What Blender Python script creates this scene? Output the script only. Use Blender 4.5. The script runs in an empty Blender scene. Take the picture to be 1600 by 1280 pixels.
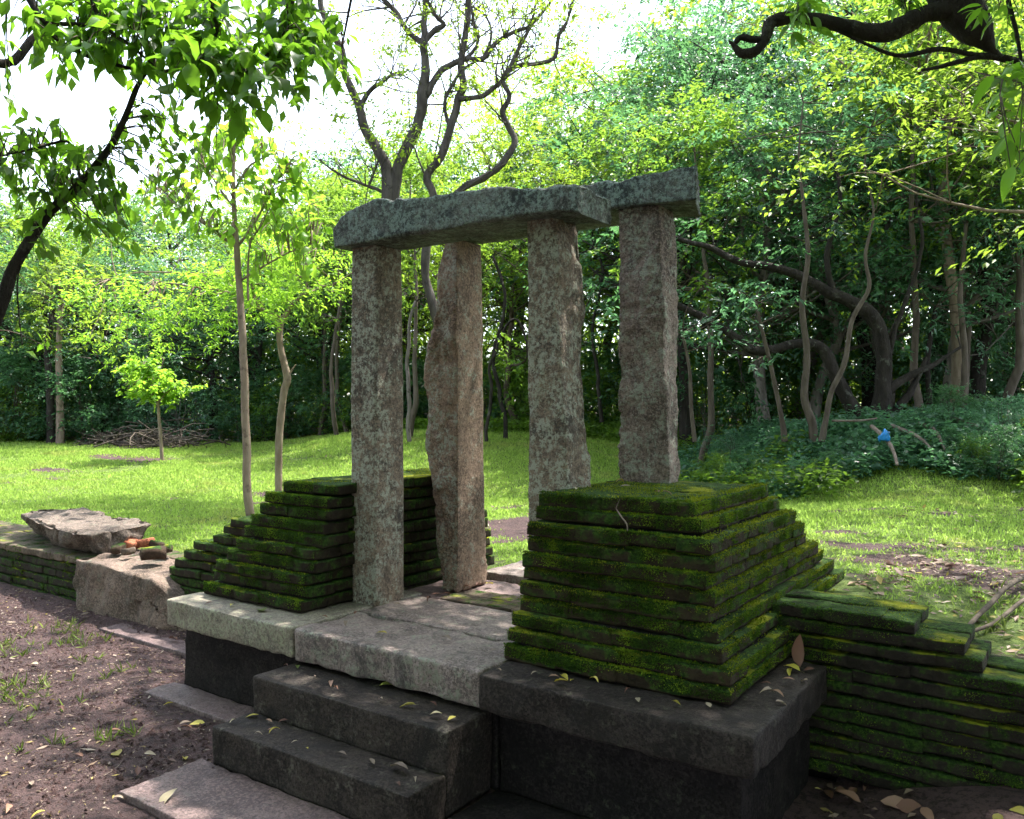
import bpy, math, random
import numpy as np
from mathutils import Vector, Matrix

# ------------------------------------------------------------------ camera, sky, sun, exposure
SC = bpy.context.scene
COL = SC.collection
F_PX, YAW, CAM_H = 1281.3, 0.612, 1.25            # focal length in px of a 1600 px wide frame
FW = np.array([-math.sin(YAW), math.cos(YAW), 0.0])
RT = np.array([math.cos(YAW), math.sin(YAW), 0.0])
UP = np.array([0.0, 0.0, 1.0])
CAM = np.array([0.0, 0.0, CAM_H])
cam_data = bpy.data.cameras.new('camera')
cam_data.sensor_width = 36.0
cam_data.lens = 36.0 * F_PX / 1600.0
cam_data.clip_start = 0.05
cam_data.clip_end = 2000.0
cam = bpy.data.objects.new('camera', cam_data)
COL.objects.link(cam)
cam.matrix_world = Matrix(((RT[0], 0, -FW[0], 0), (RT[1], 0, -FW[1], 0), (0, 1, 0, CAM_H), (0, 0, 0, 1)))
SC.camera = cam

SUN_EL, SUN_AZ = math.radians(65), math.radians(14)   # azimuth from +Y towards +X
SUN = Vector((math.sin(SUN_AZ) * math.cos(SUN_EL), math.cos(SUN_AZ) * math.cos(SUN_EL), math.sin(SUN_EL)))
world = bpy.data.worlds.new('World')
SC.world = world
world.use_nodes = True
wn = world.node_tree
wn.nodes.clear()
sky = wn.nodes.new('ShaderNodeTexSky')
sky.sky_type = 'NISHITA'
sky.sun_disc = False
sky.sun_elevation = SUN_EL
sky.sun_rotation = SUN_AZ
sky.air_density = 1.0
sky.dust_density = 1.6
sky.ozone_density = 1.0
hs = wn.nodes.new('ShaderNodeHueSaturation')
hs.inputs['Saturation'].default_value = 0.55
bgn = wn.nodes.new('ShaderNodeBackground')
bgn.inputs['Strength'].default_value = 0.15
won = wn.nodes.new('ShaderNodeOutputWorld')
wn.links.new(sky.outputs[0], hs.inputs['Color'])
wn.links.new(hs.outputs[0], bgn.inputs['Color'])
wn.links.new(bgn.outputs[0], won.inputs['Surface'])
sun_data = bpy.data.lights.new('sun', 'SUN')
sun_data.energy = 3.3
sun_data.angle = math.radians(0.6)
sun_data.color = (1.0, 0.95, 0.86)
sun = bpy.data.objects.new('sun', sun_data)
COL.objects.link(sun)
sun.rotation_euler = SUN.to_track_quat('Z', 'Y').to_euler()
SC.view_settings.view_transform = 'Standard'
SC.view_settings.look = 'None'
SC.view_settings.exposure = 2.35
SC.view_settings.gamma = 1.0
cy = SC.cycles
cy.max_bounces = 5
cy.diffuse_bounces = 3
cy.transmission_bounces = 4
cy.glossy_bounces = 1
cy.use_adaptive_sampling = True
cy.adaptive_threshold = 0.025
cy.use_denoising = True
try:
    cy.denoiser = 'OPENIMAGEDENOISE'
    cy.denoising_input_passes = 'RGB_ALBEDO_NORMAL'
    cy.denoising_prefilter = 'ACCURATE'
except Exception:
    pass
cy.sample_clamp_indirect = 8.0

# ------------------------------------------------------------------ helpers
def px(u, v, **k):
    """world point seen at photo pixel (u, v) on a plane x=, y=, z= or at depth d="""
    dr = FW + (u - 800) / F_PX * RT + (640 - v) / F_PX * UP
    (a, c), = k.items()
    if a == 'd':
        t = c
    else:
        i = 'xyz'.index(a)
        t = (c - CAM[i]) / dr[i]
    return CAM + t * dr

def ss(x, a, b):
    t = np.clip((np.asarray(x, float) - a) / (b - a), 0, 1)
    return t * t * (3 - 2 * t)

def _hash(i, j, k, seed):
    h = (i * 374761393 + j * 668265263 + k * 2147483647 + seed * 974634777) & 0xffffffff
    h = ((h ^ (h >> 13)) * 1274126177) & 0xffffffff
    h = h ^ (h >> 16)
    return (h & 0xffff) / 65535.0 * 2 - 1

def vnoise(P, seed=0):
    P = np.asarray(P, float)
    I = np.floor(P).astype(np.int64)
    f = P - I
    f = f * f * (3 - 2 * f)
    r = 0
    for dx in (0, 1):
        for dy in (0, 1):
            for dz in (0, 1):
                w = (f[:, 0] if dx else 1 - f[:, 0]) * (f[:, 1] if dy else 1 - f[:, 1]) * (f[:, 2] if dz else 1 - f[:, 2])
                r = r + w * _hash(I[:, 0] + dx, I[:, 1] + dy, I[:, 2] + dz, seed)
    return r

def fbm(P, freq=1.0, oct=4, seed=0):
    P = np.asarray(P, float) * freq
    a, r, t = 1.0, 0, 0
    for o in range(oct):
        r = r + a * vnoise(P * 2 ** o + o * 17.3, seed + o)
        t += a
        a *= 0.5
    return r / t

def fbm2(x, y, freq=1.0, oct=4, seed=0):
    x, y = np.broadcast_arrays(np.asarray(x, float), np.asarray(y, float))
    return fbm(np.c_[x.ravel(), y.ravel(), np.zeros(x.size)], freq, oct, seed).reshape(x.shape)

def mesh(name, V, faces, attr=None, smooth=False):
    """faces: an array (n,k) or a list of such arrays"""
    if not isinstance(faces, (list, tuple)):
        faces = [faces]
    faces = [np.asarray(f, np.int32) for f in faces if len(f)]
    V = np.asarray(V, np.float32)
    me = bpy.data.meshes.new(name)
    me.vertices.add(len(V))
    me.vertices.foreach_set('co', V.ravel())
    idx = np.concatenate([f.ravel() for f in faces])
    cnt = np.concatenate([np.full(len(f), f.shape[1], np.int32) for f in faces])
    st = np.concatenate([[0], np.cumsum(cnt)[:-1]]).astype(np.int32)
    me.loops.add(len(idx))
    me.loops.foreach_set('vertex_index', idx)
    me.polygons.add(len(cnt))
    me.polygons.foreach_set('loop_start', st)
    me.polygons.foreach_set('loop_total', cnt)
    if smooth:
        me.polygons.foreach_set('use_smooth', np.ones(len(cnt), bool))
    me.update(calc_edges=True)
    if attr is not None:
        for an, av in attr.items():
            a = me.attributes.new(an, 'FLOAT', 'POINT')
            a.data.foreach_set('value', np.asarray(av, np.float32))
    return me

def obj(name, me, mat=None, parent=None, loc=None, rot=None, scale=None):
    if mat is not None and len(me.materials) == 0:
        me.materials.append(mat)
    o = bpy.data.objects.new(name, me)
    COL.objects.link(o)
    if parent is not None:
        o.parent = parent
    if loc is not None:
        o.location = [float(c) for c in loc]
    if rot is not None:
        o.rotation_euler = [float(c) for c in rot]
    if scale is not None:
        o.scale = [float(c) for c in scale]
    return o

def empty(name, loc=(0, 0, 0), rz=0):
    o = bpy.data.objects.new(name, None)
    COL.objects.link(o)
    o.location = [float(c) for c in loc]
    o.rotation_euler = (0, 0, rz)
    o.empty_display_size = 0.1
    return o

def tag(o, label=None, cat=None, group=None, kind=None):
    if label: o['label'] = label
    if cat: o['category'] = cat
    if group: o['group'] = group
    if kind: o['kind'] = kind
    elif cat: o['kind'] = 'thing'
    return o

def copy_tree(o, parent=None):
    c = o.copy()
    COL.objects.link(c)
    c.parent = parent
    for ch in list(o.children):
        copy_tree(ch, c)
    return c

def normals(V, F):
    N = np.zeros_like(V)
    n = np.cross(V[F[:, 2]] - V[F[:, 0]], V[F[:, -1]] - V[F[:, 1]] if F.shape[1] == 4 else V[F[:, 1]] - V[F[:, 0]])
    if F.shape[1] == 3:
        n = -n
    for i in range(F.shape[1]):
        np.add.at(N, F[:, i], n)
    return N / (np.linalg.norm(N, axis=1, keepdims=True) + 1e-12)

def lattice_box(tx, ty, tz):
    """surface lattice of a box; returns unit coordinates and quads (outward)"""
    nx, ny, nz = len(tx), len(ty), len(tz)
    ids = {}
    P = []
    def vid(i, j, k):
        key = (i, j, k)
        if key not in ids:
            ids[key] = len(P)
            P.append((tx[i], ty[j], tz[k]))
        return ids[key]
    Q = []
    for i in range(nx - 1):
        for j in range(ny - 1):
            Q.append((vid(i, j, 0), vid(i, j + 1, 0), vid(i + 1, j + 1, 0), vid(i + 1, j, 0)))
            Q.append((vid(i, j, nz - 1), vid(i + 1, j, nz - 1), vid(i + 1, j + 1, nz - 1), vid(i, j + 1, nz - 1)))
    for i in range(nx - 1):
        for k in range(nz - 1):
            Q.append((vid(i, 0, k), vid(i + 1, 0, k), vid(i + 1, 0, k + 1), vid(i, 0, k + 1)))
            Q.append((vid(i, ny - 1, k), vid(i, ny - 1, k + 1), vid(i + 1, ny - 1, k + 1), vid(i + 1, ny - 1, k)))
    for j in range(ny - 1):
        for k in range(nz - 1):
            Q.append((vid(0, j, k), vid(0, j, k + 1), vid(0, j + 1, k + 1), vid(0, j + 1, k)))
            Q.append((vid(nx - 1, j, k), vid(nx - 1, j + 1, k), vid(nx - 1, j + 1, k + 1), vid(nx - 1, j, k + 1)))
    return np.array(P, float), np.array(Q, np.int32)

def edge_t(L, r, n):
    a = min(r / L, 0.3)
    return np.r_[0, a * .4, a, np.linspace(a, 1 - a, n + 1)[1:-1], 1 - a, 1 - a * .4, 1]

def slab_mesh(name, lo, hi, r=0.015, res=0.035, amp=0.0035, freq=9, seed=0, shape=None, chips=.004):
    """stone block: rounded arrises, worn uneven faces"""
    lo, hi = np.array(lo, float), np.array(hi, float)
    L = hi - lo
    ts = [edge_t(L[i], r, max(1, int(L[i] / res))) for i in range(3)]
    P, Q = lattice_box(*ts)
    pos = P * L
    c = np.clip(pos, r, L - r)
    d = pos - c
    n = np.linalg.norm(d, axis=1, keepdims=True)
    dirn = d / (n + 1e-9)
    rr = r * (0.8 + 0.5 * fbm(pos + lo, 9, 2, seed)[:, None])
    chip = ss(fbm(pos + lo, 17, 4, seed + 70), .1, .35)[:, None] * chips
    edge = ((np.abs(P * 2 - 1) > .999).sum(1) >= 2)[:, None]
    V = np.where(n > 1e-6, c + dirn * np.minimum(rr, r * 1.3), pos)
    mid = L / 2
    V = V + np.where(edge | (n > 1e-6), np.sign(mid - c) * (np.abs(c - np.clip(c, r * 1.01, L - r * 1.01)) > 0) * chip, 0) + lo
    if shape is not None:
        V = shape(V)
    N = normals(V, Q)
    V = V + N * (fbm(V, freq, 4, seed) * amp)[:, None]
    return mesh(name, V, Q, smooth=True)

def resample(pts, rad, n):
    pts = np.asarray(pts, float)
    rad = np.asarray(rad, float)
    m = len(pts)
    if m == 2:
        t = np.linspace(0, 1, n)[:, None]
        return pts[0] * (1 - t) + pts[1] * t, rad[0] * (1 - t[:, 0]) + rad[1] * t[:, 0]
    seg = np.r_[0, np.cumsum(np.linalg.norm(np.diff(pts, axis=0), axis=1) ** .5 + 1e-6)]
    t = np.linspace(0, seg[-1], n)
    i = np.clip(np.searchsorted(seg, t, 'right') - 1, 0, m - 2)
    f = ((t - seg[i]) / (seg[i + 1] - seg[i]))[:, None]
    p0 = pts[np.maximum(i - 1, 0)]; p1 = pts[i]; p2 = pts[i + 1]; p3 = pts[np.minimum(i + 2, m - 1)]
    out = 0.5 * (2 * p1 + (p2 - p0) * f + (2 * p0 - 5 * p1 + 4 * p2 - p3) * f ** 2 + (3 * p1 - p0 - 3 * p2 + p3) * f ** 3)
    return out, np.interp(t, seg, rad)

class MB:
    """collects tubes and leaf faces for one mesh"""
    def __init__(s):
        s.V = []; s.F4 = []; s.F3 = []; s.A = []; s.n = 0
    def add(s, V, F4=None, F3=None, a=None):
        V = np.asarray(V, float)
        s.V.append(V)
        if F4 is not None and len(F4): s.F4.append(np.asarray(F4) + s.n)
        if F3 is not None and len(F3): s.F3.append(np.asarray(F3) + s.n)
        s.A.append(np.zeros(len(V)) if a is None else np.broadcast_to(a, (len(V),)))
        s.n += len(V)
    def tube(s, pts, rad, sides=7, n=None, rough=0.0, seed=0, wobble=0.0):
        pts = np.asarray(pts, float)
        rad = np.broadcast_to(rad, (len(pts),)) if np.ndim(rad) == 0 else np.asarray(rad, float)
        n = n or max(2, 3 * (len(pts) - 1))
        P, R = resample(pts, rad, n)
        if wobble:
            off = np.stack([fbm(P, 2.2, 2, seed + k) for k in range(3)], 1)
            P = P + off * wobble * np.minimum(1, np.arange(n) / 3)[:, None]
        T = np.gradient(P, axis=0)
        T /= np.linalg.norm(T, axis=1, keepdims=True) + 1e-9
        a = np.array([0.31, 0.87, 0.38])
        u = np.cross(T, a); u /= np.linalg.norm(u, axis=1, keepdims=True) + 1e-9
        w = np.cross(T, u)
        th = np.arange(sides) / sides * 2 * np.pi
        ring = u[:, None] * np.cos(th)[None, :, None] + w[:, None] * np.sin(th)[None, :, None]
        rr = np.repeat(R[:, None], sides, 1)
        if rough:
            Q = (P[:, None] + ring * rr[..., None]).reshape(-1, 3)
            rr = rr * (1 + rough * fbm(Q, 1.2 / max(R.max(), .01) * .5, 3, seed).reshape(rr.shape))
        V = (P[:, None] + ring * rr[..., None]).reshape(-1, 3)
        i = np.arange(n - 1)[:, None] * sides; j = np.arange(sides)[None]
        jn = (j + 1) % sides
        F = np.stack([i + j, i + jn, i + sides + jn, i + sides + j], -1).reshape(-1, 4)
        V = np.r_[V, P[-1:] + T[-1:] * R[-1]]
        k = len(V) - 1
        b = (n - 1) * sides
        F3 = [(b + q, b + (q + 1) % sides, k) for q in range(sides)]
        s.add(V, F, F3)
        return P, R
    def leaves(s, P, D, Nrm, L, W, rnd, fold=0.25, curl=0.0):
        """rhombic folded leaves: base P, axis D, normal N, length L, width W"""
        n = len(P)
        D = D / (np.linalg.norm(D, axis=1, keepdims=True) + 1e-9)
        S = np.cross(D, Nrm); S /= np.linalg.norm(S, axis=1, keepdims=True) + 1e-9
        N = np.cross(S, D)
        L = np.broadcast_to(L, (n,))[:, None]; W = np.broadcast_to(W, (n,))[:, None]
        a = P
        b = P + D * L * .42 + S * W * .5 + N * W * fold
        c = P + D * L - N * L * curl
        d = P + D * L * .42 - S * W * .5 + N * W * fold
        V = np.stack([a, b, c, d], 1).reshape(-1, 3)
        i = np.arange(n)[:, None] * 4
        F = np.concatenate([i + np.array([[0, 1, 2]]), i + np.array([[0, 2, 3]])])
        s.add(V, None, F, np.repeat(rnd, 4))
    def mesh(s, name, smooth=False):
        F = []
        if s.F4: F.append(np.concatenate(s.F4))
        if s.F3: F.append(np.concatenate(s.F3))
        return mesh(name, np.concatenate(s.V), F, {'rnd': np.concatenate(s.A)}, smooth)

def rdir(rng, n):
    v = rng.normal(size=(n, 3))
    return v / np.linalg.norm(v, axis=1, keepdims=True)

def fronds(rng, C, per, nS, Ls, sd, flat, leaf, droop=-.2, center=None):
    """leaves in two ranks along short twigs that radiate from each clump centre"""
    nC_ = len(C)
    dirs = rng.normal(size=(nC_, nS, 3)) * np.array([1, 1, .55])
    if center is not None:
        o = C - center; o[:, 2] *= .4
        dirs += (o / (np.linalg.norm(o, axis=1, keepdims=True) + 1e-6))[:, None] * .7
    dirs /= np.linalg.norm(dirs, axis=2, keepdims=True)
    nrm = rng.normal(size=(nC_, nS, 3)) * .35 + np.array([0, 0, 1.0])
    lens = Ls * rng.uniform(.55, 1.25, (nC_, nS))
    start = rng.normal(size=(nC_, nS, 3)) * np.array([sd, sd, sd * flat]) * .55
    n = nC_ * per
    ci = np.repeat(np.arange(nC_), per); g = rng.integers(0, nS, n)
    d = dirs[ci, g]; N0 = nrm[ci, g]
    S = np.cross(d, N0); S /= np.linalg.norm(S, axis=1, keepdims=True) + 1e-9
    t = rng.uniform(.05, 1.0, n)
    side = rng.choice([-1.0, 1.0], n)
    P = C[ci] + start[ci, g] + d * (t * lens[ci, g])[:, None] + np.array([0, 0, -1.0]) * (t ** 2 * lens[ci, g] * .22)[:, None] + rng.normal(size=(n, 3)) * .025
    D = d * .6 + S * (side * .8)[:, None] + rng.normal(size=(n, 3)) * .22 + np.array([0, 0, droop])
    N = N0 + rng.normal(size=(n, 3)) * .28
    L = leaf * rng.uniform(.6, 1.3, n) * (1.1 - .35 * t)
    rn = np.clip(rng.random((nC_, nS))[ci, g] * .65 + rng.random(n) * .35, 0, .999)
    return P, D, N, L, rn

# ------------------------------------------------------------------ materials
class NT:
    def __init__(s, name):
        s.m = bpy.data.materials.new(name)
        s.m.use_nodes = True
        s.t = s.m.node_tree
        s.t.nodes.clear()
        s.out = s.n('ShaderNodeOutputMaterial')
    def n(s, t, **k):
        nd = s.t.nodes.new(t)
        for a, b in k.items():
            setattr(nd, a, b)
        return nd
    def put(s, sock, v):
        if hasattr(v, 'is_output') or isinstance(v, bpy.types.NodeSocket):
            s.t.links.new(v, sock)
        elif isinstance(v, (tuple, list)) and len(v) == 3 and sock.type == 'RGBA':
            sock.default_value = (*v, 1)
        else:
            sock.default_value = v
    def pos(s):
        return s.n('ShaderNodeNewGeometry').outputs['Position']
    def noise(s, scale, detail=4, rough=.55, vec=None, dist=0.0):
        nd = s.n('ShaderNodeTexNoise')
        nd.inputs['Scale'].default_value = scale
        nd.inputs['Detail'].default_value = detail
        nd.inputs['Roughness'].default_value = rough
        nd.inputs['Distortion'].default_value = dist
        s.put(nd.inputs['Vector'], vec if vec is not None else s.pos())
        return nd.outputs[0]
    def voro(s, scale, vec=None, out=0):
        nd = s.n('ShaderNodeTexVoronoi')
        nd.inputs['Scale'].default_value = scale
        s.put(nd.inputs['Vector'], vec if vec is not None else s.pos())
        return nd.outputs[out]
    def ramp(s, fac, a, b, ca=0.0, cb=1.0):
        nd = s.n('ShaderNodeMapRange')
        nd.interpolation_type = 'SMOOTHSTEP'
        s.put(nd.inputs[0], fac)
        nd.inputs[1].default_value = a; nd.inputs[2].default_value = b
        nd.inputs[3].default_value = ca; nd.inputs[4].default_value = cb
        return nd.outputs[0]
    def mix(s, fac, a, b, mode='MIX'):
        nd = s.n('ShaderNodeMix', data_type='RGBA', blend_type=mode)
        s.put(nd.inputs[0], fac); s.put(nd.inputs[6], a); s.put(nd.inputs[7], b)
        return nd.outputs[2]
    def math(s, op, a, b=0.0):
        nd = s.n('ShaderNodeMath', operation=op)
        s.put(nd.inputs[0], a); s.put(nd.inputs[1], b)
        return nd.outputs[0]
    def upness(s):
        sep = s.n('ShaderNodeSeparateXYZ')
        s.put(sep.inputs[0], s.n('ShaderNodeNewGeometry').outputs['Normal'])
        return sep.outputs[2]
    def bump(s, h, dist, strength=1.0, prev=None):
        nd = s.n('ShaderNodeBump')
        nd.inputs['Strength'].default_value = strength
        nd.inputs['Distance'].default_value = dist
        s.put(nd.inputs['Height'], h)
        if prev is not None: s.put(nd.inputs['Normal'], prev)
        return nd.outputs[0]
    def bsdf(s, col, rough=.85, normal=None, spec=.35):
        b = s.n('ShaderNodeBsdfPrincipled')
        s.put(b.inputs['Base Color'], col)
        s.put(b.inputs['Roughness'], rough)
        b.inputs['Specular IOR Level'].default_value = spec
        if normal is not None: s.put(b.inputs['Normal'], normal)
        return b.outputs[0]
    def done(s, sh):
        s.t.links.new(sh, s.out.inputs['Surface'])
        return s.m

def stone_mat(name, c1, c2, lichen, lich_amt=.5, stain=(.02, .02, .02), stain_amt=.5, face=0.0, rough=.85, bump=.006, spec=.3):
    t = NT(name)
    big = t.noise(2.3, 5, .6); fine = t.noise(55, 5, .7); med = t.noise(11, 6, .7)
    col = t.mix(t.ramp(big, .40, .60), tuple(x * .8 for x in c1), c2)
    col = t.mix(t.ramp(t.noise(19, 6, .75), .47, .60, 0, .6), col, tuple(x * .5 for x in c1))
    col = t.mix(t.ramp(fine, .45, .60, 0, .6), col, tuple(x * 1.6 for x in c2))
    col = t.mix(t.ramp(t.noise(95, 3, .6), .52, .66, 0, .7), col, tuple(x * .3 for x in c1))
    st = t.ramp(t.noise(3.7, 7, .75, dist=.6), .62 - .3 * stain_amt, .76 - .2 * stain_amt, 0, .85)
    col = t.mix(st, col, stain)
    # crusts of lichen: blotches broken into flecks; heavier on the weather side (-y) where asked
    src = med
    if face:
        sep = t.n('ShaderNodeSeparateXYZ')
        t.put(sep.inputs[0], t.n('ShaderNodeNewGeometry').outputs['Normal'])
        src = t.math('ADD', med, t.math('MULTIPLY', sep.outputs[1], -face))
    li = t.math('MULTIPLY', t.ramp(src, .60 - .2 * lich_amt, .72 - .2 * lich_amt), t.ramp(t.noise(42, 5, .75), .44, .56))
    col = t.mix(t.math('MULTIPLY', li, .85), col, lichen)
    fl = t.math('MULTIPLY', t.ramp(t.noise(75, 3, .6), .62, .68), t.ramp(t.noise(6, 4, .6), .42, .6))
    col = t.mix(t.math('MULTIPLY', fl, lich_amt), col, tuple(min(.5, x * 1.6) for x in lichen))
    h = t.math('ADD', t.math('MULTIPLY', fine, .6), med)
    nb = t.bump(h, bump, 1.0)
    return t.done(t.bsdf(col, rough, nb, spec))

def moss_brick_mat(name, moss=.6, yellow=.5, brick=(.055, .038, .026), dry=False):
    t = NT(name)
    oi = t.n('ShaderNodeObjectInfo').outputs['Random']
    fine = t.noise(70, 5, .7); med = t.noise(13, 6, .65); big = t.noise(2.6, 4, .6)
    bc = t.mix(t.ramp(med, .35, .65), tuple(x * .45 for x in brick), brick)
    bc = t.mix(t.math('MULTIPLY', oi, .18), bc, tuple(x * 1.5 for x in brick))
    bc = t.mix(t.ramp(fine, .5, .7, 0, .6), bc, (.012, .014, .012))
    upn = t.upness()
    mc = t.mix(t.ramp(t.noise(45, 5, .8), .42, .60), (.012, .028, .006), (.042, .088, .012))
    mc = t.mix(t.math('MULTIPLY', t.ramp(t.noise(3.1, 4, .6), .62 - .25 * yellow, .75 - .15 * yellow), t.ramp(upn, .25, .8)), mc, (.22, .23, .012))  # yellow highlight painted into the moss colour on upward faces
    cover = t.math('ADD', t.math('MULTIPLY', upn, .13), t.math('ADD', t.math('MULTIPLY', med, .6), t.math('MULTIPLY', t.noise(5.5, 5, .65), .4)))
    th = .60 - .2 * moss
    col = t.mix(t.ramp(cover, th, th + .12), bc, mc)
    h = t.math('ADD', t.math('MULTIPLY', fine, .55), med)
    nb = t.bump(h, .022, 1.0)
    return t.done(t.bsdf(col, .95, nb, .15))

def leaf_mat(name, dark, mid, light, trans, tamt=.45, rough=.45, spec=.4, obj_var=.35, dry=None, shift=True):
    t = NT(name)
    a = t.n('ShaderNodeAttribute'); a.attribute_name = 'rnd'
    oi = t.n('ShaderNodeObjectInfo').outputs['Random']
    f = t.math('FRACT', t.math('ADD', a.outputs['Fac'], t.math('MULTIPLY', oi, .999))) if shift else a.outputs['Fac']
    col = t.mix(t.ramp(f, 0, .6), dark, mid)
    col = t.mix(t.ramp(f, .65, 1.0), col, light)
    tc = t.mix(t.ramp(f, 0, 1), tuple(x * .75 for x in trans), trans)
    if dry:
        pf_ = t.ramp(t.noise(.9, 5, .7), .52, .70, 0, .6)
        col = t.mix(pf_, col, dry); tc = t.mix(pf_, tc, tuple(x * 1.3 for x in dry))
    hsv = t.n('ShaderNodeHueSaturation')
    t.put(hsv.inputs['Color'], col)
    t.put(hsv.inputs['Hue'], t.ramp(oi, 0, 1, .5 - .03 * obj_var, .5 + .03 * obj_var))
    t.put(hsv.inputs['Value'], t.ramp(oi, 0, 1, 1 - .5 * obj_var, 1 + .5 * obj_var))
    b = t.bsdf(hsv.outputs[0], rough, None, spec)
    tr = t.n('ShaderNodeBsdfTranslucent')
    t.put(tr.inputs['Color'], tc)
    mx = t.n('ShaderNodeMixShader')
    mx.inputs[0].default_value = tamt
    t.t.links.new(b, mx.inputs[1]); t.t.links.new(tr.outputs[0], mx.inputs[2])
    return t.done(mx.outputs[0])

def bark_mat(name, c1, c2, scale=9, spots=None, bump=.01):
    t = NT(name)
    mp = t.n('ShaderNodeMapping')
    mp.inputs['Scale'].default_value = (1, 1, .3)
    t.put(mp.inputs[0], t.pos())
    n1 = t.noise(scale, 6, .7, mp.outputs[0]); n2 = t.noise(scale * 4, 4, .7, mp.outputs[0])
    col = t.mix(t.ramp(n1, .3, .7), c1, c2)
    col = t.mix(t.ramp(n2, .5, .75, 0, .6), col, tuple(x * .4 for x in c1))
    if spots: col = t.mix(t.ramp(t.noise(scale * .5, 5, .7), .56, .66, 0, .8), col, spots)
    nb = t.bump(t.math('ADD', n1, t.math('MULTIPLY', n2, .5)), bump)
    return t.done(t.bsdf(col, .9, nb, .2))

def dry_leaf_mat(name):
    t = NT(name)
    a = t.n('ShaderNodeAttribute'); a.attribute_name = 'rnd'
    oi = t.n('ShaderNodeObjectInfo').outputs['Random']
    f = t.math('FRACT', t.math('ADD', a.outputs['Fac'], t.math('MULTIPLY', oi, .999)))
    r = t.n('ShaderNodeValToRGB')
    t.put(r.inputs[0], f)
    els = r.color_ramp.elements
    els[0].position = 0; els[0].color = (.06, .034, .030, 1)
    els[1].position = 1; els[1].color = (.40, .33, .08, 1)
    for p, c in ((.3, (.15, .09, .075)), (.55, (.25, .18, .135)), (.75, (.36, .30, .24)), (.9, (.20, .13, .08))):
        e = els.new(p); e.color = (*c, 1)
    b = t.bsdf(r.outputs[0], .6, None, .35)
    tr = t.n('ShaderNodeBsdfTranslucent')
    t.put(tr.inputs['Color'], r.outputs[0])
    mx = t.n('ShaderNodeMixShader'); mx.inputs[0].default_value = .25
    t.t.links.new(b, mx.inputs[1]); t.t.links.new(tr.outputs[0], mx.inputs[2])
    return t.done(mx.outputs[0])

def plain_mat(name, col, rough=.6, spec=.4):
    t = NT(name)
    n = t.noise(40, 4, .6)
    c = t.mix(t.ramp(n, .3, .7), tuple(x * .75 for x in col), col)
    return t.done(t.bsdf(c, rough, t.bump(n, .004), spec))

M = {}
M['pillar_grey'] = stone_mat('pillar_grey', (.10, .08, .062), (.18, .135, .10), (.32, .335, .27), .7, (.035, .03, .026), .4, .07, bump=.014)
M['pillar_red'] = stone_mat('pillar_red', (.14, .095, .068), (.225, .152, .108), (.28, .29, .23), .45, (.05, .034, .026), .3, .08, bump=.014)
M['pillar_rough'] = stone_mat('pillar_rough', (.125, .093, .08), (.235, .18, .155), (.32, .34, .28), .58, (.04, .032, .028), .35, .04, bump=.026)
M['lintel'] = stone_mat('lintel', (.065, .068, .064), (.13, .135, .125), (.21, .27, .245), .75, (.022, .030, .032), .55, .05, bump=.02)
M['slab'] = stone_mat('slab', (.13, .098, .09), (.21, .165, .15), (.20, .21, .16), .4, (.035, .032, .03), .4, .05, bump=.008, rough=.6, spec=.3)
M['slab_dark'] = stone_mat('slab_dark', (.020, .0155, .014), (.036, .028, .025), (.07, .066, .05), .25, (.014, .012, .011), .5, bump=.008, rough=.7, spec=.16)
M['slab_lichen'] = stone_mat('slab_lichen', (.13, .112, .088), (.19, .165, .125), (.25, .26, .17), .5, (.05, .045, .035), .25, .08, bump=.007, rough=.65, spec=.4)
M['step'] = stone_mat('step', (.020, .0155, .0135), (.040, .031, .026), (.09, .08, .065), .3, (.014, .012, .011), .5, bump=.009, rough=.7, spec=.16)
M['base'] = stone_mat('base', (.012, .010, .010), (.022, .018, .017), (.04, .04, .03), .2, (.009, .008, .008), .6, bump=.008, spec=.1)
M['landing'] = stone_mat('landing', (.105, .07, .07), (.15, .105, .10), (.16, .13, .12), .2, (.05, .034, .034), .35, bump=.012, rough=.55, spec=.3)
M['block'] = stone_mat('block', (.11, .08, .06), (.18, .13, .105), (.16, .16, .12), .35, (.04, .035, .025), .4, bump=.02)
M['boulder'] = stone_mat('boulder', (.095, .072, .058), (.155, .12, .10), (.14, .14, .11), .3, (.05, .04, .032), .4, bump=.02)
M['brick_moss'] = moss_brick_mat('brick_moss', .70, .40, (.05, .036, .022))
M['brick_moss2'] = moss_brick_mat('brick_moss2', .66, .30, (.038, .028, .018))
M['brick_brown'] = moss_brick_mat('brick_brown', .3, .2, (.075, .05, .036))
M['brick_wall'] = moss_brick_mat('brick_wall', .62, .35, (.042, .034, .026))
M['paver'] = moss_brick_mat('paver', .05, .5, (.17, .13, .10))
M['brick_red'] = stone_mat('brick_red', (.24, .07, .035), (.34, .12, .06), (.25, .16, .12), .2, (.07, .03, .02), .35, bump=.012)
M['moss'] = leaf_mat('moss', (.012, .028, .006), (.048, .105, .012), (.19, .27, .02), (.14, .26, .02), .3, .8, .1, .2, None, False)
M['moss_yellow_highlight'] = leaf_mat('moss_yellow_highlight', (.06, .10, .008), (.15, .19, .012), (.26, .26, .02), (.24, .28, .02), .35, .8, .1, .2)  # moss blades with the lit look of ledge edges painted into their yellow
M['dry_leaf'] = dry_leaf_mat('dry_leaf')
M['bark_dark'] = bark_mat('bark_dark', (.017, .014, .012), (.045, .037, .032), 11, (.10, .10, .085), .04)
M['bark_grey'] = bark_mat('bark_grey', (.09, .075, .065), (.19, .165, .15), 10, (.035, .03, .028), .012)
M['bark_pale'] = bark_mat('bark_pale', (.16, .115, .085), (.27, .21, .16), 14, (.10, .07, .055), .006)
M['bark_brown'] = bark_mat('bark_brown', (.05, .036, .028), (.11, .085, .065), 12, None, .008)
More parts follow.
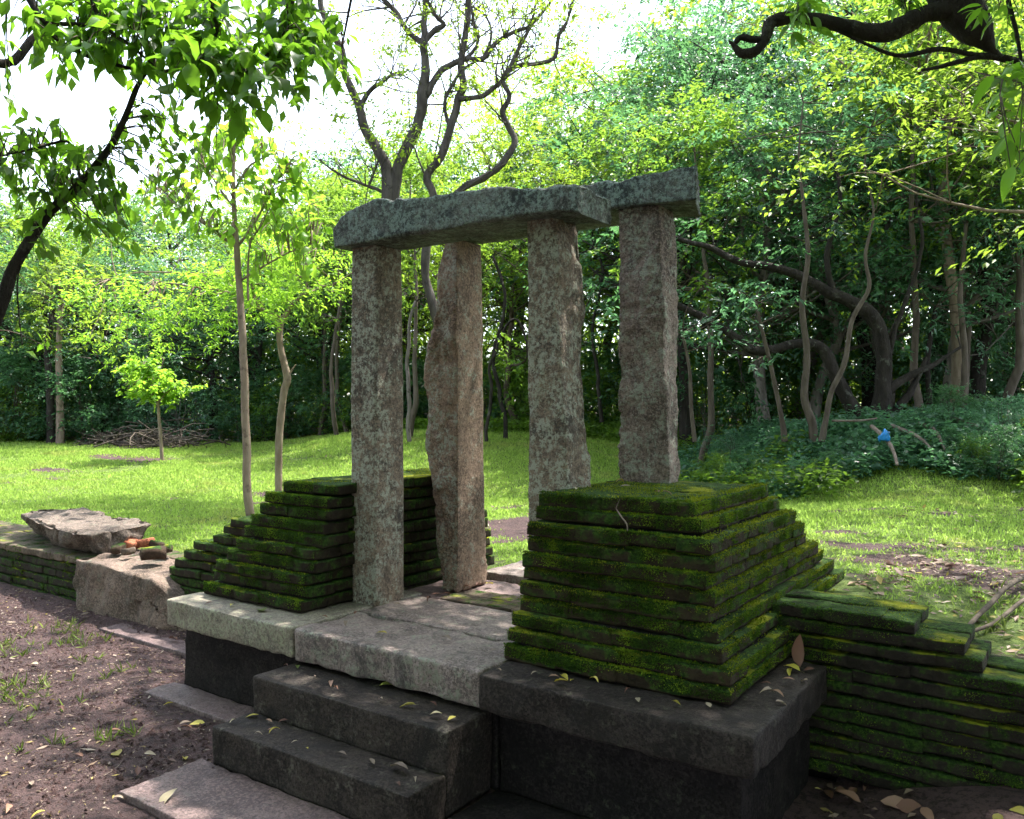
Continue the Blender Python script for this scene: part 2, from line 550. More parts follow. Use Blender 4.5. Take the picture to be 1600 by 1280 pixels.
M['deadwood'] = bark_mat('deadwood', (.10, .075, .065), (.24, .19, .165), 14, None, .006)
M['leaf_fore'] = leaf_mat('leaf_fore', (.022, .06, .010), (.045, .11, .014), (.09, .17, .02), (.24, .50, .03), .52, .38, .45)
M['bark_mid'] = bark_mat('bark_mid', (.06, .046, .036), (.13, .105, .085), 12, None, .008)
M['bark_stem'] = bark_mat('bark_stem', (.04, .034, .03), (.115, .10, .09), 10, (.025, .022, .02), .014)
M['leaf_sap'] = leaf_mat('leaf_sap', (.05, .12, .012), (.09, .19, .016), (.15, .28, .03), (.42, .72, .06), .58, .45, .35)
M['leaf_yellow'] = leaf_mat('leaf_yellow', (.06, .12, .014), (.10, .17, .02), (.16, .22, .035), (.33, .50, .05), .48, .5, .3)
M['leaf_mid'] = leaf_mat('leaf_mid', (.03, .075, .014), (.06, .13, .02), (.11, .19, .035), (.28, .48, .05), .52, .45, .4)
M['leaf_dark'] = leaf_mat('leaf_dark', (.016, .048, .026), (.034, .085, .042), (.08, .15, .075), (.14, .34, .11), .48, .38, .5)
M['leaf_blue'] = leaf_mat('leaf_blue', (.022, .062, .040), (.05, .115, .068), (.13, .22, .15), (.18, .42, .17), .48, .35, .55)
M['leaf_neem'] = leaf_mat('leaf_neem', (.05, .11, .014), (.09, .17, .022), (.15, .24, .035), (.40, .60, .05), .55, .45, .35)
M['grass'] = leaf_mat('grass', (.13, .21, .03), (.23, .33, .05), (.36, .42, .10), (.46, .70, .13), .45, .5, .3, 0, (.34, .33, .10))
M['weed'] = leaf_mat('weed', (.06, .10, .02), (.12, .17, .04), (.22, .25, .09), (.30, .40, .08), .4, .5, .3, 0)
M['blue_plastic'] = plain_mat('blue_plastic', (.005, .22, .62), .35, .5)

# ------------------------------------------------------------------ terrain
def terrain(x, y):
    x = np.asarray(x, float); y = np.asarray(y, float)
    s = x * RT[0] + y * RT[1]
    d = x * FW[0] + y * FW[1]
    a = s / np.maximum(d, .5)
    zi = np.interp(x, [-9, -5.5, -3.6, -1.8, -.9, 4], [-.19, -.17, -.06, .17, .15, .12])
    zi = zi - .13 * ss(x, -1.0, -.4) * (1 - ss(y, 4.7, 6.0))
    wr = ss(a, .16, .34)
    wc = ss(a, -.34, -.14) * (1 - wr)
    wl = 1 - wr - wc
    d0 = np.interp(a, [.16, .34, .45, .65], [15, 10.9, 10.0, 9.6])
    rise = wl * .42 * ss(d, 12, 27) + wc * .85 * ss(d, 13, 22) + wr * (.88 * ss(d, d0, d0 + 3.6))
    zi = zi + np.where(d > 5, rise, 0)
    zi = zi + .16 * fbm2(x, y, .8, 3, 15) * wr * ss(d, 10, 12.5) + .05 * fbm2(x, y, .35, 3, 5) * ss(d, 6, 12) + .015 * fbm2(x, y, 2.3, 3, 6)
    zo = -.6 + .022 * fbm2(x, y, 1.1, 3, 8) + .012 * fbm2(x, y, 6, 3, 9)
    zo = zo + .2 * ss(x, -1.05, -.2) * ss(y, 3.2, 4.2)
    zo = zo + .05 * (1 - ss(np.abs(y - 3.95), 0, .35)) * (x < -5)
    plat = ss(x, -5.15, -4.95) * (1 - ss(x, -1.15, -.95))
    y0 = 4.22 + plat * .62
    w = ss(y, y0, y0 + .22)
    return zo * (1 - w) + zi * w

def gd(u, d):
    p = CAM + d * FW + (u - 800) / F_PX * d * RT
    p[2] = float(terrain(p[0], p[1]))
    return p

def grass_mask(x, y):
    """0 bare soil .. 1 turf"""
    s = x * RT[0] + y * RT[1]
    d = x * FW[0] + y * FW[1]
    a = s / np.maximum(d, .5)
    inside = ss(y, 4.4, 4.9)
    n = fbm2(x, y, .55, 4, 21) + .5 * fbm2(x, y, 2.6, 3, 22)
    bare_r = ss(a, .22, .34) * (1 - ss(d, 5.4, 7.6)) * .42       # litter and soil behind the right wall
    bare_p = ss(a, .24, .42) * np.exp(-((d - 9.0) / .55) ** 2) * .55   # trodden strip before the bank
    bare_c = np.exp(-((d - 9.6) / 1.0) ** 2) * np.exp(-((a - .02) / .05) ** 2) * .55
    edge = ss(y, 4.4, 5.4) * .4 + .6
    g = ss(n + .62 - bare_r * 1.15 - bare_p * .6 - bare_c, -.12, .5) * inside * edge
    rough = 1 - ss(d, 21, 29)
    out = (1 - inside) * ss(fbm2(x, y, 1.3, 3, 33) + .35 * ss(-x, 5, 7.5), .34, .62) * .6
    return np.clip(g * rough + out, 0, 1)

gx = np.r_[np.linspace(-160, -40, 14), np.linspace(-37, -13, 14), np.arange(-12, 5, .09), np.linspace(5.2, 20, 24), np.linspace(25, 160, 14)]
gy = np.r_[np.linspace(-120, -12, 10), np.linspace(-10, 0, 14), np.arange(.3, 11, .08), np.arange(11.2, 36, .4), np.linspace(38, 200, 18)]
GX, GY = np.meshgrid(gx, gy)
GZ = terrain(GX.ravel(), GY.ravel())
nx_, ny_ = len(gx), len(gy)
ii = (np.arange(ny_ - 1)[:, None] * nx_ + np.arange(nx_ - 1)[None]).ravel()
gm = mesh('ground', np.c_[GX.ravel(), GY.ravel(), GZ], np.stack([ii, ii + 1, ii + 1 + nx_, ii + nx_], 1),
          {'grass': grass_mask(GX.ravel(), GY.ravel())}, smooth=True)
t = NT('ground_soil_and_turf')
at_ = t.n('ShaderNodeAttribute'); at_.attribute_name = 'grass'
n1 = t.noise(3.0, 6, .65); n2 = t.noise(26, 6, .75); n3 = t.noise(120, 4, .7)
soil = t.mix(t.ramp(n1, .35, .65), (.09, .052, .052), (.15, .092, .09))
soil = t.mix(t.ramp(n2, .48, .60, 0, .7), soil, (.026, .016, .017))
soil = t.mix(t.ramp(n3, .6, .72, 0, .6), soil, (.20, .15, .13))
turf = t.mix(t.ramp(n2, .35, .65), (.075, .13, .02), (.17, .24, .04))
turf = t.mix(t.ramp(n1, .55, .75, 0, .6), turf, (.16, .17, .05))
gfac = t.ramp(t.math('ADD', at_.outputs['Fac'], t.math('MULTIPLY', t.math('SUBTRACT', n2, .5), .7)), .3, .6)
gcol = t.mix(gfac, soil, turf)
hb = t.math('ADD', n2, t.math('MULTIPLY', n3, .5))
t.done(t.bsdf(gcol, t.ramp(n1, .3, .7, .75, .95), t.bump(hb, .07), .3))
ground = tag(obj('ground', gm, t.m), kind='structure')

# ------------------------------------------------------------------ bricks
def brick_protos(k=8):
    out = []
    for i in range(k):
        r = .10
        tx = np.array([0, .05, .35, .68, .95, 1]); ty = np.array([0, .1, .9, 1]); tz = np.array([0, .16, .84, 1])
        P, Q = lattice_box(tx, ty, tz)
        rng = np.random.default_rng(100 + i)
        S3 = np.array([5, 2.6, 1.0]); pos = P * S3
        c = np.clip(pos, .10, S3 - .10)
        d = pos - c
        n = np.linalg.norm(d, axis=1, keepdims=True)
        V = np.where(n > 1e-6, c + d / (n + 1e-9) * np.minimum(n, .10), pos)
        V += .12 * np.stack([fbm(pos, 1.1, 2, 50 + i * 3 + q) for q in range(3)], 1) * np.array([.8, .8, 1])
        V = V / S3 - .5
        out.append((V, Q))
    return out
BP = brick_protos()
_bm = {}
def brick_mesh(i, mat):
    key = (i, mat)
    if key not in _bm:
        V, Q = BP[i]
        _bm[key] = mesh('brick', V, Q, smooth=True)
        _bm[key].materials.append(M[mat])
    return _bm[key]
BR = random.Random(5)
def brick(parent, c, size, mat, rz=0.0):
    base = np.array(parent.location)
    o = bpy.data.objects.new('brick', brick_mesh(BR.randrange(8), mat))
    COL.objects.link(o)
    o.parent = parent
    o.location = [float(q) for q in np.asarray(c, float) - base]
    o.scale = [float(q) for q in size]
    o.rotation_euler = (BR.uniform(-.03, .03), BR.uniform(-.018, .018), rz + BR.uniform(-.02, .02) + (math.pi if BR.random() < .5 else 0))
    return o

def run(parent, p0, p1, z, h, depth, mat, inward, L=.30, jit=.012, off=0.0):
    """a run of bricks between two plan points, depth towards inward"""
    p0 = np.array(p0, float); p1 = np.array(p1, float); inward = np.array(inward, float)
    T = np.linalg.norm(p1 - p0)
    if T < .05: return
    e = (p1 - p0) / T
    cuts = [0.0]
    x = L * (.35 + .6 * off) if off else L * BR.uniform(.8, 1.1)
    while x < T - L * .35:
        cuts.append(x); x += L * BR.uniform(.82, 1.15)
    cuts.append(T)
    for a, b in zip(cuts[:-1], cuts[1:]):
        w = b - a + .006
        dj = BR.uniform(-jit, jit)
        m = p0 + e * (a + b) / 2 + inward * (depth / 2 + dj)
        hh = h * BR.uniform(.83, .96)
        brick(parent, (m[0], m[1], z + h - hh / 2 + BR.uniform(-.006, .003)), (w, depth, hh), mat, math.atan2(e[1], e[0]))

class Moss:
    """short moss blades grown on faces, one part per thing"""
    def __init__(s, seed):
        s.mb = MB(); s.rng = np.random.default_rng(seed); s.P = []; s.N = []; s.S = []
    def face(s, o, a, b, nrm, dens, size=.011, thr=0.0, freq=5):
        o, a, b, nrm = [np.array(q, float) for q in (o, a, b, nrm)]
        n = int(dens * np.linalg.norm(a) * np.linalg.norm(b))
        if n < 1: return
        t = s.rng.random((n, 2))
        P = o + a * t[:, :1] + b * t[:, 1:]
        keep = fbm(P, freq, 3, 77) + s.rng.normal(size=n) * .12 > thr
        P = P[keep]
        s.P.append(P); s.N.append(np.broadcast_to(nrm, P.shape)); s.S.append(np.full(len(P), size))
    def build(s, parent, mat, name='moss'):
        P = np.concatenate(s.P); N = np.concatenate(s.N); S = np.concatenate(s.S)
        n = len(P); rng = s.rng
        D = N * .8 + rng.normal(size=(n, 3)) * .6 + np.array([0, 0, .1])
        mb = MB()
        cl = np.clip(.46 + 1.0 * fbm(P, 11, 3, 88) + .5 * fbm(P, 2.5, 2, 89) + rng.normal(size=n) * .14, 0, .999)
        mb.leaves(P - np.array(parent.location) + N * .002, D, rdir(rng, n), S * rng.uniform(.5, 1.0, n) * rng.choice([.8, 1, 1.4], n) * (.75 + .4 * cl), S * rng.uniform(.5, 1.0, n), cl, .2)
        o = obj(name, mb.mesh(name), M[mat], parent)
        o['kind'] = 'stuff'
        return o

def plinth(name, courses, mat, core_mat, label, depth=.17):
    jr = random.Random(len(name) + len(courses))
    courses = [(z, h, x0, x1 + (.009 if k % 2 else -.009) + jr.uniform(-.008, .008), y0 + (.009 if k % 2 else -.009) + jr.uniform(-.008, .008), y1) for k, (z, h, x0, x1, y0, y1) in enumerate(courses)]
    """courses: list of (z, h, x0, x1, y0, y1) from the bottom"""
    z, h, x0, x1, y0, y1 = courses[0]
    root = empty(name, ((x0 + x1) / 2, (y0 + y1) / 2, z))
    tag(root, label, 'plinth')
    for k, (z, h, x0, x1, y0, y1) in enumerate(courses):
        off = k % 2
        last = k == len(courses) - 1
        if last:
            yy = y0; row = 0
            while yy < y1 - .08:
                dpt = min(.24, y1 - yy)
                run(root, (x0, yy), (x1, yy), z, h, dpt - .006, mat, (0, 1), .34, .004, (row % 2) * .5)
                yy += dpt; row += 1
            continue
        dp = depth + .05
        run(root, (x0, y0), (x1, y0), z, h, dp, mat, (0, 1), jit=.004, off=off)
        run(root, (x1, y1), (x0, y1), z, h, dp, mat, (0, -1), jit=.004, off=off)
        run(root, (x1, y0 + dp), (x1, y1 - dp), z, h, dp, mat, (-1, 0), jit=.004, off=1 - off)
        run(root, (x0, y1 - dp), (x0, y0 + dp), z, h, dp, mat, (1, 0), jit=.004, off=1 - off)
    # rubble core that closes the joints
    lo = courses[0]; hi = courses[-1]
    V = []; 
    for (z, h, x0, x1, y0, y1) in courses[:-1]:
        i = .05
        for zz in (z + .004, z + h - .004):
            V += [(x0 + i, y0 + i, zz), (x1 - i, y0 + i, zz), (x1 - i, y1 - i, zz), (x0 + i, y1 - i, zz)]
    V = np.array(V); m = len(V) // 4
    Q = []
    for k in range(m - 1):
        b = k * 4
        for q in range(4):
            Q.append((b + q, b + (q + 1) % 4, b + 4 + (q + 1) % 4, b + 4 + q))
    Q.append((m * 4 - 4, m * 4 - 3, m * 4 - 2, m * 4 - 1))
    obj('core', mesh('core', V - np.array(root.location), np.array(Q)), M[core_mat], root)
    return root, courses

# right plinth: base front y 3.34, x -2.38..-1.24, top z .82
nC = 11; hC = .82 / nC
fin = [0, .015, .05, .10, .105, .12, .125, .14, .15, .215, .245]
rin = [-1.235 - px(u_, 640, y=3.335 + f_)[0] for u_, f_ in zip([1140, 1135, 1129, 1116, 1113, 1113, 1110, 1111, 1113, 1092, 1086], fin)]
lin = [0, .005, .015, .02, .025, .03, .03, .035, .04, .045, .05]
yback = [5.75, 5.65, 5.55, 5.45, 5.32, 5.17, 5.02, 4.88, 4.78, 4.72, 4.66]
RC = [(k * hC, hC, -2.385 + lin[k], -1.235 - rin[k], 3.335 + fin[k], yback[k]) for k in range(nC)]
RC = [c for c in RC]
plR, RC = plinth('brick_plinth', RC, 'brick_moss', 'base', 'tall mossy stepped brick plinth in front of the two right pillars')
ms = Moss(1); my = Moss(2)
for k, (z, h, x0, x1, y0, y1) in enumerate(RC):
    nx0, nx1, ny0 = (RC[k + 1][2], RC[k + 1][3], RC[k + 1][4]) if k < nC - 1 else (x0, x1, y1)
    ms.face((x0, y0, z + .3 * h), (x1 - x0, 0, 0), (0, 0, .68 * h), (0, -1, 0), 72000, .008, -.06, 6)
    ms.face((x1, y0, z + .3 * h), (0, y1 - y0, 0), (0, 0, .68 * h), (1, 0, 0), 52000, .008, -.04, 6)
    my.face((x0, y0 - .002, z + .72 * h), (x1 - x0, 0, 0), (0, 0, .28 * h), (0, -1, .5), 26000, .008, .05, 4)
    my.face((x1 + .002, y0, z + .68 * h), (0, y1 - y0, 0), (0, 0, .32 * h), (1, 0, .5), 30000, .008, -.06, 4)  # brighter yellow blades paint highlights along the upper lips and right ledges
    ms.face((x0, y0, z + h), (x1 - x0, 0, 0), (0, .035, 0), (0, -.8, .6), 42000, .011, -.25)
    my.face((x1 - .07, y0, z + h), (.07, 0, 0), (0, y1 - y0, 0), (.3, 0, 1), 11000, .012, -.22 if k > 3 else .0, 3.5)
    my.face((x0, y0, z + h), (x1 - x0, 0, 0), (0, .03, 0), (0, -.5, 1), 14000, .011, .05, 3)
my.face((x0, y0, .82), (x1 - x0, 0, 0), (0, y1 - y0, 0), (0, 0, 1), 9000, .007, .0, 3)
ms.build(plR, 'moss'); my.build(plR, 'moss_yellow_highlight', 'yellow_moss_highlight')

# left plinth: base front y 3.37, x -4.9..-3.92, top z .77
nL = 10; hL = .77 / nL
lfin = [0, .015, .03, .06, .09, .115, .14, .16, .19, .23]
llin = [0, .035, .09, .145, .235, .26, .30, .345, .40, .50]
lrin = [0, -.005, -.01, -.015, -.02, -.02, -.025, -.025, -.03, -.035]
LC = [(k * hL, hL, -4.91 + llin[k], -3.925 - lrin[k], 3.37 + lfin[k], 5.35 - .03 * k) for k in range(nL)]
plL, LC = plinth('brick_plinth', LC, 'brick_moss2', 'base', 'mossy stepped brick plinth behind the left front pillar, beside the low wall')
ms = Moss(3); my = Moss(4)
for k, (z, h, x0, x1, y0, y1) in enumerate(LC):
    ms.face((x0, y0, z + .3 * h), (x1 - x0, 0, 0), (0, 0, .68 * h), (0, -1, 0), 46000, .008, -.10, 7)
    ms.face((x0, y0, z + h), (x1 - x0, 0, 0), (0, .035, 0), (0, -.8, .6), 40000, .011, -.25)
    my.face((x0, y0, z + h), (x1 - x0, 0, 0), (0, .035, 0), (0, -.2, 1), 9000, .011, -.2 if k in (0, 1, 2) else .08, 3)
my.face((x0, y0, .77), (x1 - x0, 0, 0), (0, y1 - y0, 0), (0, 0, 1), 7000, .009, -.05, 3)
ms.build(plL, 'moss'); my.build(plL, 'moss_yellow_highlight', 'yellow_moss_highlight')

# right low wall, stepping down to the right
wr_ = empty('brick_wall', (0, 4.2, -.55))
tag(wr_, 'low mossy brick wall stepping down beside the right plinth', 'wall')
YR0, YR1 = 4.2, 4.62
hW = .068
tops = [(-1.36, -.665, .262), (-.665, -.455, .194), (-.455, -.385, .126), (-.385, 2.3, .058)]
zb = .262 - 12 * hW
ms = Moss(5); my = Moss(6)
for k in range(12):
    z = zb + k * hW
    segs = [tp for tp in tops if tp[2] >= z + hW - .005]
    x0, x1 = segs[0][0], segs[-1][1]
    top = [tp for tp in tops if abs(tp[2] - (z + hW)) < .01]
    if x0 == -1.36 and z < 0: x0 = -1.22
    run(wr_, (x0, YR0), (x1, YR0), z, hW, .2, 'brick_wall', (0, 1), .30, .006, k % 2)
    run(wr_, (x1, YR1), (x0, YR1), z, hW, .2, 'brick_wall', (0, -1), .32, .012, 1 - k % 2)
    ms.face((x0, YR0, z + .25 * hW), (x1 - x0, 0, 0), (0, 0, .72 * hW), (0, -1, 0), 52000, .008, -.02, 4)
    ms.face((x0, YR0, z + hW), (x1 - x0, 0, 0), (0, .02, 0), (0, -.3, 1), 5000, .012, .0)
    for tp in top:
        my.face((tp[0], YR0, z + hW), (tp[1] - tp[0], 0, 0), (0, .42, 0), (0, 0, 1), 4500, .006, .18, 2.5)
P_, Q_ = lattice_box(np.array([0, 1.]), np.array([0, 1.]), np.array([0, 1.]))
core = [P_ * np.array([2.2 - x, .32, zt - hW - .0 + .6]) + np.array([x, 4.25, -.6]) for x, zt in ((-1.25, .05), )]
obj('core', mesh('core', core[0] - np.array([0, 4.2, -.55]), Q_), M['base'], wr_)
ms.build(wr_, 'moss'); my.build(wr_, 'moss_yellow_highlight', 'yellow_moss_highlight')

# left low wall
wl_ = empty('brick_wall', (-8.5, 4.3, -.6))
tag(wl_, 'low dark brick wall running off to the left edge under the flat boulder', 'wall')
ms = Moss(7)
XL0, XL1 = -12.2, -7.68
for k in range(6):
    z = -.62 + k * .081
    if k < 5:
        run(wl_, (XL0, 3.95), (XL1, 3.95), z, .081, .2, 'brick_wall', (0, 1), .3, .012, k % 2)
    else:
        for row in range(3):
            run(wl_, (XL0, 3.95 + row * .25), (XL1 + (.55 * row), 3.95 + row * .25), z, .081, .244, 'paver', (0, 1), .32, .006, row % 2)
    ms.face((XL0, 3.95, z), (XL1 - XL0, 0, 0), (0, 0, .081), (0, -1, 0), 1800, .016, .0, 3)
pc = P_ * np.array([XL1 - XL0, .6, .46]) + np.array([XL0, 4.06, -.65]) - np.array(wl_.location)
obj('core', mesh('core', pc, Q_), M['base'], wl_)
ms.build(wl_, 'moss')

# stub of wall stepping down from the left plinth
st = empty('brick_wall', (-5.3, 4.3, -.6))
tag(st, 'short broken brick wall stepping down left of the left plinth', 'wall')
ms = Moss(8)
stub = [(362, 809), (346, 820), (331, 834), (303, 845), (285, 859), (270, 872)]
for k, (u, v) in enumerate(reversed(stub)):
    p = px(u, v, y=4.05)
    hh = .075
    z = p[2] - hh
    for row in range(2):
        run(st, (p[0], 4.05 + row * .26), (-4.3, 4.05 + row * .26), z, hh, .25, 'brick_moss2', (0, 1), .27, .015, (k + row) % 2)
    ms.face((p[0], 4.05, z + hh), (.5, 0, 0), (0, .05, 0), (0, -.2, 1), 6000, .013, 0)
    zmin = z if k == 0 else zmin
    x_low = p[0] if k == 0 else x_low
for k in range(6):
    z = zmin - (k + 1) * .075
    if z < -.68: break
    run(st, (x_low - .05, 4.05), (-4.6, 4.05), z, .075, .25, 'brick_moss2', (0, 1), .27, .015, k % 2)
pc = P_ * np.array([.9, .3, zmin + .62]) + np.array([x_low + .1, 4.12, -.65]) - np.array(st.location)
obj('core', mesh('core', pc, Q_), M['base'], st)
ms.build(st, 'moss')

# ------------------------------------------------------------------ platform, steps, footings
def stone(name, lo, hi, mat, label, cat, parent=None, group=None, **k):
    lo = np.array(lo, float); hi = np.array(hi, float)
    c = np.array([(lo[0] + hi[0]) / 2, (lo[1] + hi[1]) / 2, lo[2]])
    base = c if parent is None else np.array(parent.location)
    me = slab_mesh(name, lo, hi, **k)
    co = np.empty(len(me.vertices) * 3, np.float32); me.vertices.foreach_get('co', co)
    me.vertices.foreach_set('co', (co.reshape(-1, 3) - base).astype(np.float32).ravel()); me.update()
    o = obj(name, me, M[mat], parent, loc=None if parent is not None else c)
    if parent is None: tag(o, label, cat, group)
    return o

pf = empty('stone_platform', (-3.0, 3.6, -.6))
tag(pf, 'raised stone platform of thick slabs under the gateway pillars', 'platform')
stone('slab', (-4.985, 3.115, -.176), (-3.722, 4.25, 0), 'slab_lichen', None, None, pf, seed=1, r=.014)
stone('slab', (-3.714, 3.120, -.186), (-2.378, 3.615, -.004), 'slab', None, None, pf, seed=2, r=.016, amp=.009)
stone('slab', (-3.712, 3.625, -.186), (-2.36, 4.16, 0), 'slab', None, None, pf, seed=3, r=.012)
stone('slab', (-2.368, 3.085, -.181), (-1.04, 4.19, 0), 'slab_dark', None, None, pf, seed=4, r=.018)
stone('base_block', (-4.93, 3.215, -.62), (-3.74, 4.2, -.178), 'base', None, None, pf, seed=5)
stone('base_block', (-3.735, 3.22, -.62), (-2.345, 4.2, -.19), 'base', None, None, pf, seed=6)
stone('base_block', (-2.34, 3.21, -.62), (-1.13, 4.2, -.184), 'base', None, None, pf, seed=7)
stone('fill', (-3.95, 4.168, -.5), (-2.36, 4.93, -.022), 'landing', None, None, pf, seed=8, amp=.012)
BR.seed(9)
for row in range(2):
    run(pf, (-3.52, 4.19 + .17 * row), (-2.4, 4.19 + .17 * row), -.05, .05, .165, 'paver', (0, 1), .3, .006, row)
stone('threshold_slab', (-3.74, 4.94, -.12), (-2.3, 5.62, .035), 'slab', 'flat grey threshold slab at the far end of the passage', 'slab', seed=12)
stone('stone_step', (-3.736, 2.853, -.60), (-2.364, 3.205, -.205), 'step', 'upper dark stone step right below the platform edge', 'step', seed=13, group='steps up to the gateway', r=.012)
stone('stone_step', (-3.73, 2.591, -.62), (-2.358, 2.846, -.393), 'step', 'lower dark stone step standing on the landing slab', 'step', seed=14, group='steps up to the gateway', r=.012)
stone('landing_slab', (-3.80, 2.13, -.66), (-2.28, 2.585, -.573), 'landing', 'flat reddish landing slab at the foot of the steps', 'slab', seed=15, r=.01)
stone('footing_slab', (-5.02, 2.98, -.68), (-3.75, 3.21, -.575), 'landing', 'thin reddish footing slab below the left platform corner', 'slab', seed=16, r=.01)
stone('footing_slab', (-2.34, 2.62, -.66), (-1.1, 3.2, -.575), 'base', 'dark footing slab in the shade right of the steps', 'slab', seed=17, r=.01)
a = px(195, 975, z=-.59)
stone('footing_slab', (a[0], 3.62, -.68), (-5.03, 3.86, -.572), 'landing', 'narrow footing slab along the rough stone block', 'slab', seed=18, r=.01)

# ------------------------------------------------------------------ pillars
def pillar(rows, yf, ztop, zbot, mat, label, rough, seed, rlump=0.0, rside=.003):
    """rows: (v, u_left, u_edge, u_right) photo outline, front face on plane y=yf"""
    tab = []
    for v, ul, ue, ur in rows:
        L = px(ul, v, y=yf); E = px(ue, v, y=yf); R = px(ur, v, x=E[0])
        tab.append((L[2] * .5 + E[2] * .5, L[0], E[0], R[1]))
    tab.sort()
    T = np.array(tab)
    nz = 130
    tx = edge_t(.25, .014, 16); ty = edge_t(.28, .014, 16)
    tz = np.r_[0, .006, np.linspace(.015, .985, nz), .994, 1]
    P, Q = lattice_box(tx, ty, tz)
    z = zbot + P[:, 2] * (ztop - zbot)
    xl = np.interp(z, T[:, 0], T[:, 1]); xe = np.interp(z, T[:, 0], T[:, 2]); yr = np.interp(z, T[:, 0], T[:, 3])
    # cut the arrises
    q = P[:, :2] * 2 - 1
    m = np.abs(q)
    cut = np.clip((m[:, 0] + m[:, 1] - 1.86) / .14, 0, 1) * .035
    q = q * (1 - cut)[:, None]
    V = np.c_[xl + (q[:, 0] * .5 + .5) * (xe - xl), yf + (q[:, 1] * .5 + .5) * (yr - yf), z]
    N = normals(V, Q)
    side = ss(N[:, 0], .3, .8)
    amp = (.0022 + rough * (.35 + .65 * ss(fbm(V, 1.6, 2, seed + 3), -.3, .5))) * (1 - side) + (.0022 + rside * (.35 + .65 * ss(fbm(V, 2.0, 2, seed + 4), -.3, .5))) * side
    # pecked, scalloped faces
    n = fbm(V, 7.5, 5, seed) * 1.1 + (np.abs(fbm(V * np.array([1, 1, .8]), 23, 3, seed + 9)) - .25) * .9
    V = V + N * (n * amp)[:, None] + N * (rlump * fbm(V, 5.5, 4, seed + 5) * side)[:, None]
    c = np.array([V[:, 0].mean(), V[:, 1].mean(), zbot])
    o = obj('stone_pillar', mesh('stone_pillar', V - c, Q, smooth=True), M[mat], loc=c)
    tag(o, label, 'pillar')
    return o
pillar([(380, 549.5, 588, 628), (600, 547, 588, 631), (760, 548, 588, 632), (947, 550, 587.5, 632)], 3.771, 2.31, -.01, 'pillar_grey',
       'straight left front pillar standing free on the platform by the steps', .006, 1, 0, .004)
pillar([(375, 694, 714, 752), (430, 682, 714, 754), (480, 681, 714.5, 755), (520, 673, 714.5, 755), (560, 665, 715, 756), (600, 661, 715, 756), (650, 666, 715, 757),
        (680, 661, 715, 757), (710, 664, 715, 757), (735, 671, 715, 757), (760, 676, 715, 758), (922, 690, 715, 760)], 4.435, 2.435, -.01, 'pillar_red',
       'left rear pillar with a bulging broken left edge and smooth reddish side', .036, 2, 0, .003)
pillar([(338, 823, 866, 902), (400, 823, 872, 909), (470, 824, 868, 912), (550, 824, 876, 909), (620, 824, 881, 914), (700, 824.5, 883, 919), (768, 824.5, 889, 925), (860, 824.5, 890, 927)], 3.80, 2.31, -.01, 'pillar_grey',
       'right front pillar mottled with grey lichen, its right edge chipped', .016, 3, .035, .03)
pillar([(330, 966, 1030, 1053), (400, 966, 1034, 1059), (500, 966, 1038, 1062), (550, 966, 1036, 1058), (650, 966.5, 1040, 1060), (750, 967, 1044, 1061)], 4.42, 2.455, .74, 'pillar_rough',
       'right rear pillar with a coarse pinkish hacked face, standing on the mossy plinth', .034, 4, .03, .02)

# ------------------------------------------------------------------ lintels
def lintel(top, bot, yf, depth, label, seed, back_short=0.0, endr=.03):
    """top and bottom outlines in photo pixels on the plane y=yf"""
    A = np.array([px(u, v, y=yf)[[0, 2]] for u, v in top]); B = np.array([px(u, v, y=yf)[[0, 2]] for u, v in bot])
    x0, x1 = min(A[0, 0], B[0, 0]), max(A[-1, 0], B[-1, 0])
    tx = edge_t(x1 - x0, .02, 130); ty = edge_t(depth, .02, 24); tz = edge_t(.22, .012, 14)
    P, Q = lattice_box(tx, ty, tz)
    x = x0 + P[:, 0] * (x1 - x0)
    zt = np.interp(x, A[:, 0], A[:, 1]); zbt = np.interp(x, B[:, 0], B[:, 1])
    zt = zt + .025 * fbm2(x, P[:, 1] * depth, 5, 3, seed) * P[:, 1]
    z = zbt + P[:, 2] * (zt - zbt)
    q = P[:, 1] * 2 - 1; w = P[:, 2] * 2 - 1
    cut = np.clip((np.abs(q) + np.abs(w) - 1.85) / .15, 0, 1) * (.025 + .05 * ss(fbm2(x, x * 0, 3, 3, seed + 2), -.2, .6))
    yy = yf + (q * (1 - cut) * .5 + .5) * depth
    zc = (zt + zbt) / 2
    z = zc + (z - zc) * (1 - cut)
    x = x - back_short * P[:, 1] * P[:, 0] ** 8
    V = np.c_[x, yy, z]
    N = normals(V, Q)
    rgh = .25 + .75 * np.maximum(ss(N[:, 2], .2, .7), ss(np.abs(N[:, 0]), .3, .7))
    V = V + N * (((np.abs(fbm(V, 5, 4, seed)) - .2) * .035 + (np.abs(fbm(V, 16, 3, seed + 4)) - .25) * .02) * rgh)[:, None]
    c = np.array([(x0 + x1) / 2, yf + depth / 2, z.min()])
    o = obj('stone_lintel', mesh('stone_lintel', V - c, Q, smooth=True), M['lintel'], loc=c)
    return tag(o, label, 'lintel')
lintel([(522, 357), (530, 340), (543, 328), (575, 315), (625, 309), (703, 301), (745, 293), (765, 290), (797, 290), (828, 294), (860, 291), (896, 286), (904, 289)],
       [(522, 387), (823, 337), (870, 331), (904, 333)], 3.68, .36, 'rough front lintel beam lying on the two front pillars, broken right end', 11)
lintel([(655, 340), (800, 305), (925, 286), (945, 281), (960, 282), (1000, 272), (1060, 263), (1086, 263)],
       [(655, 372), (800, 352), (1000, 320), (1086, 312)], 4.37, .42, 'squared rear lintel beam lying on the two rear pillars, higher at the right', 12, .14)

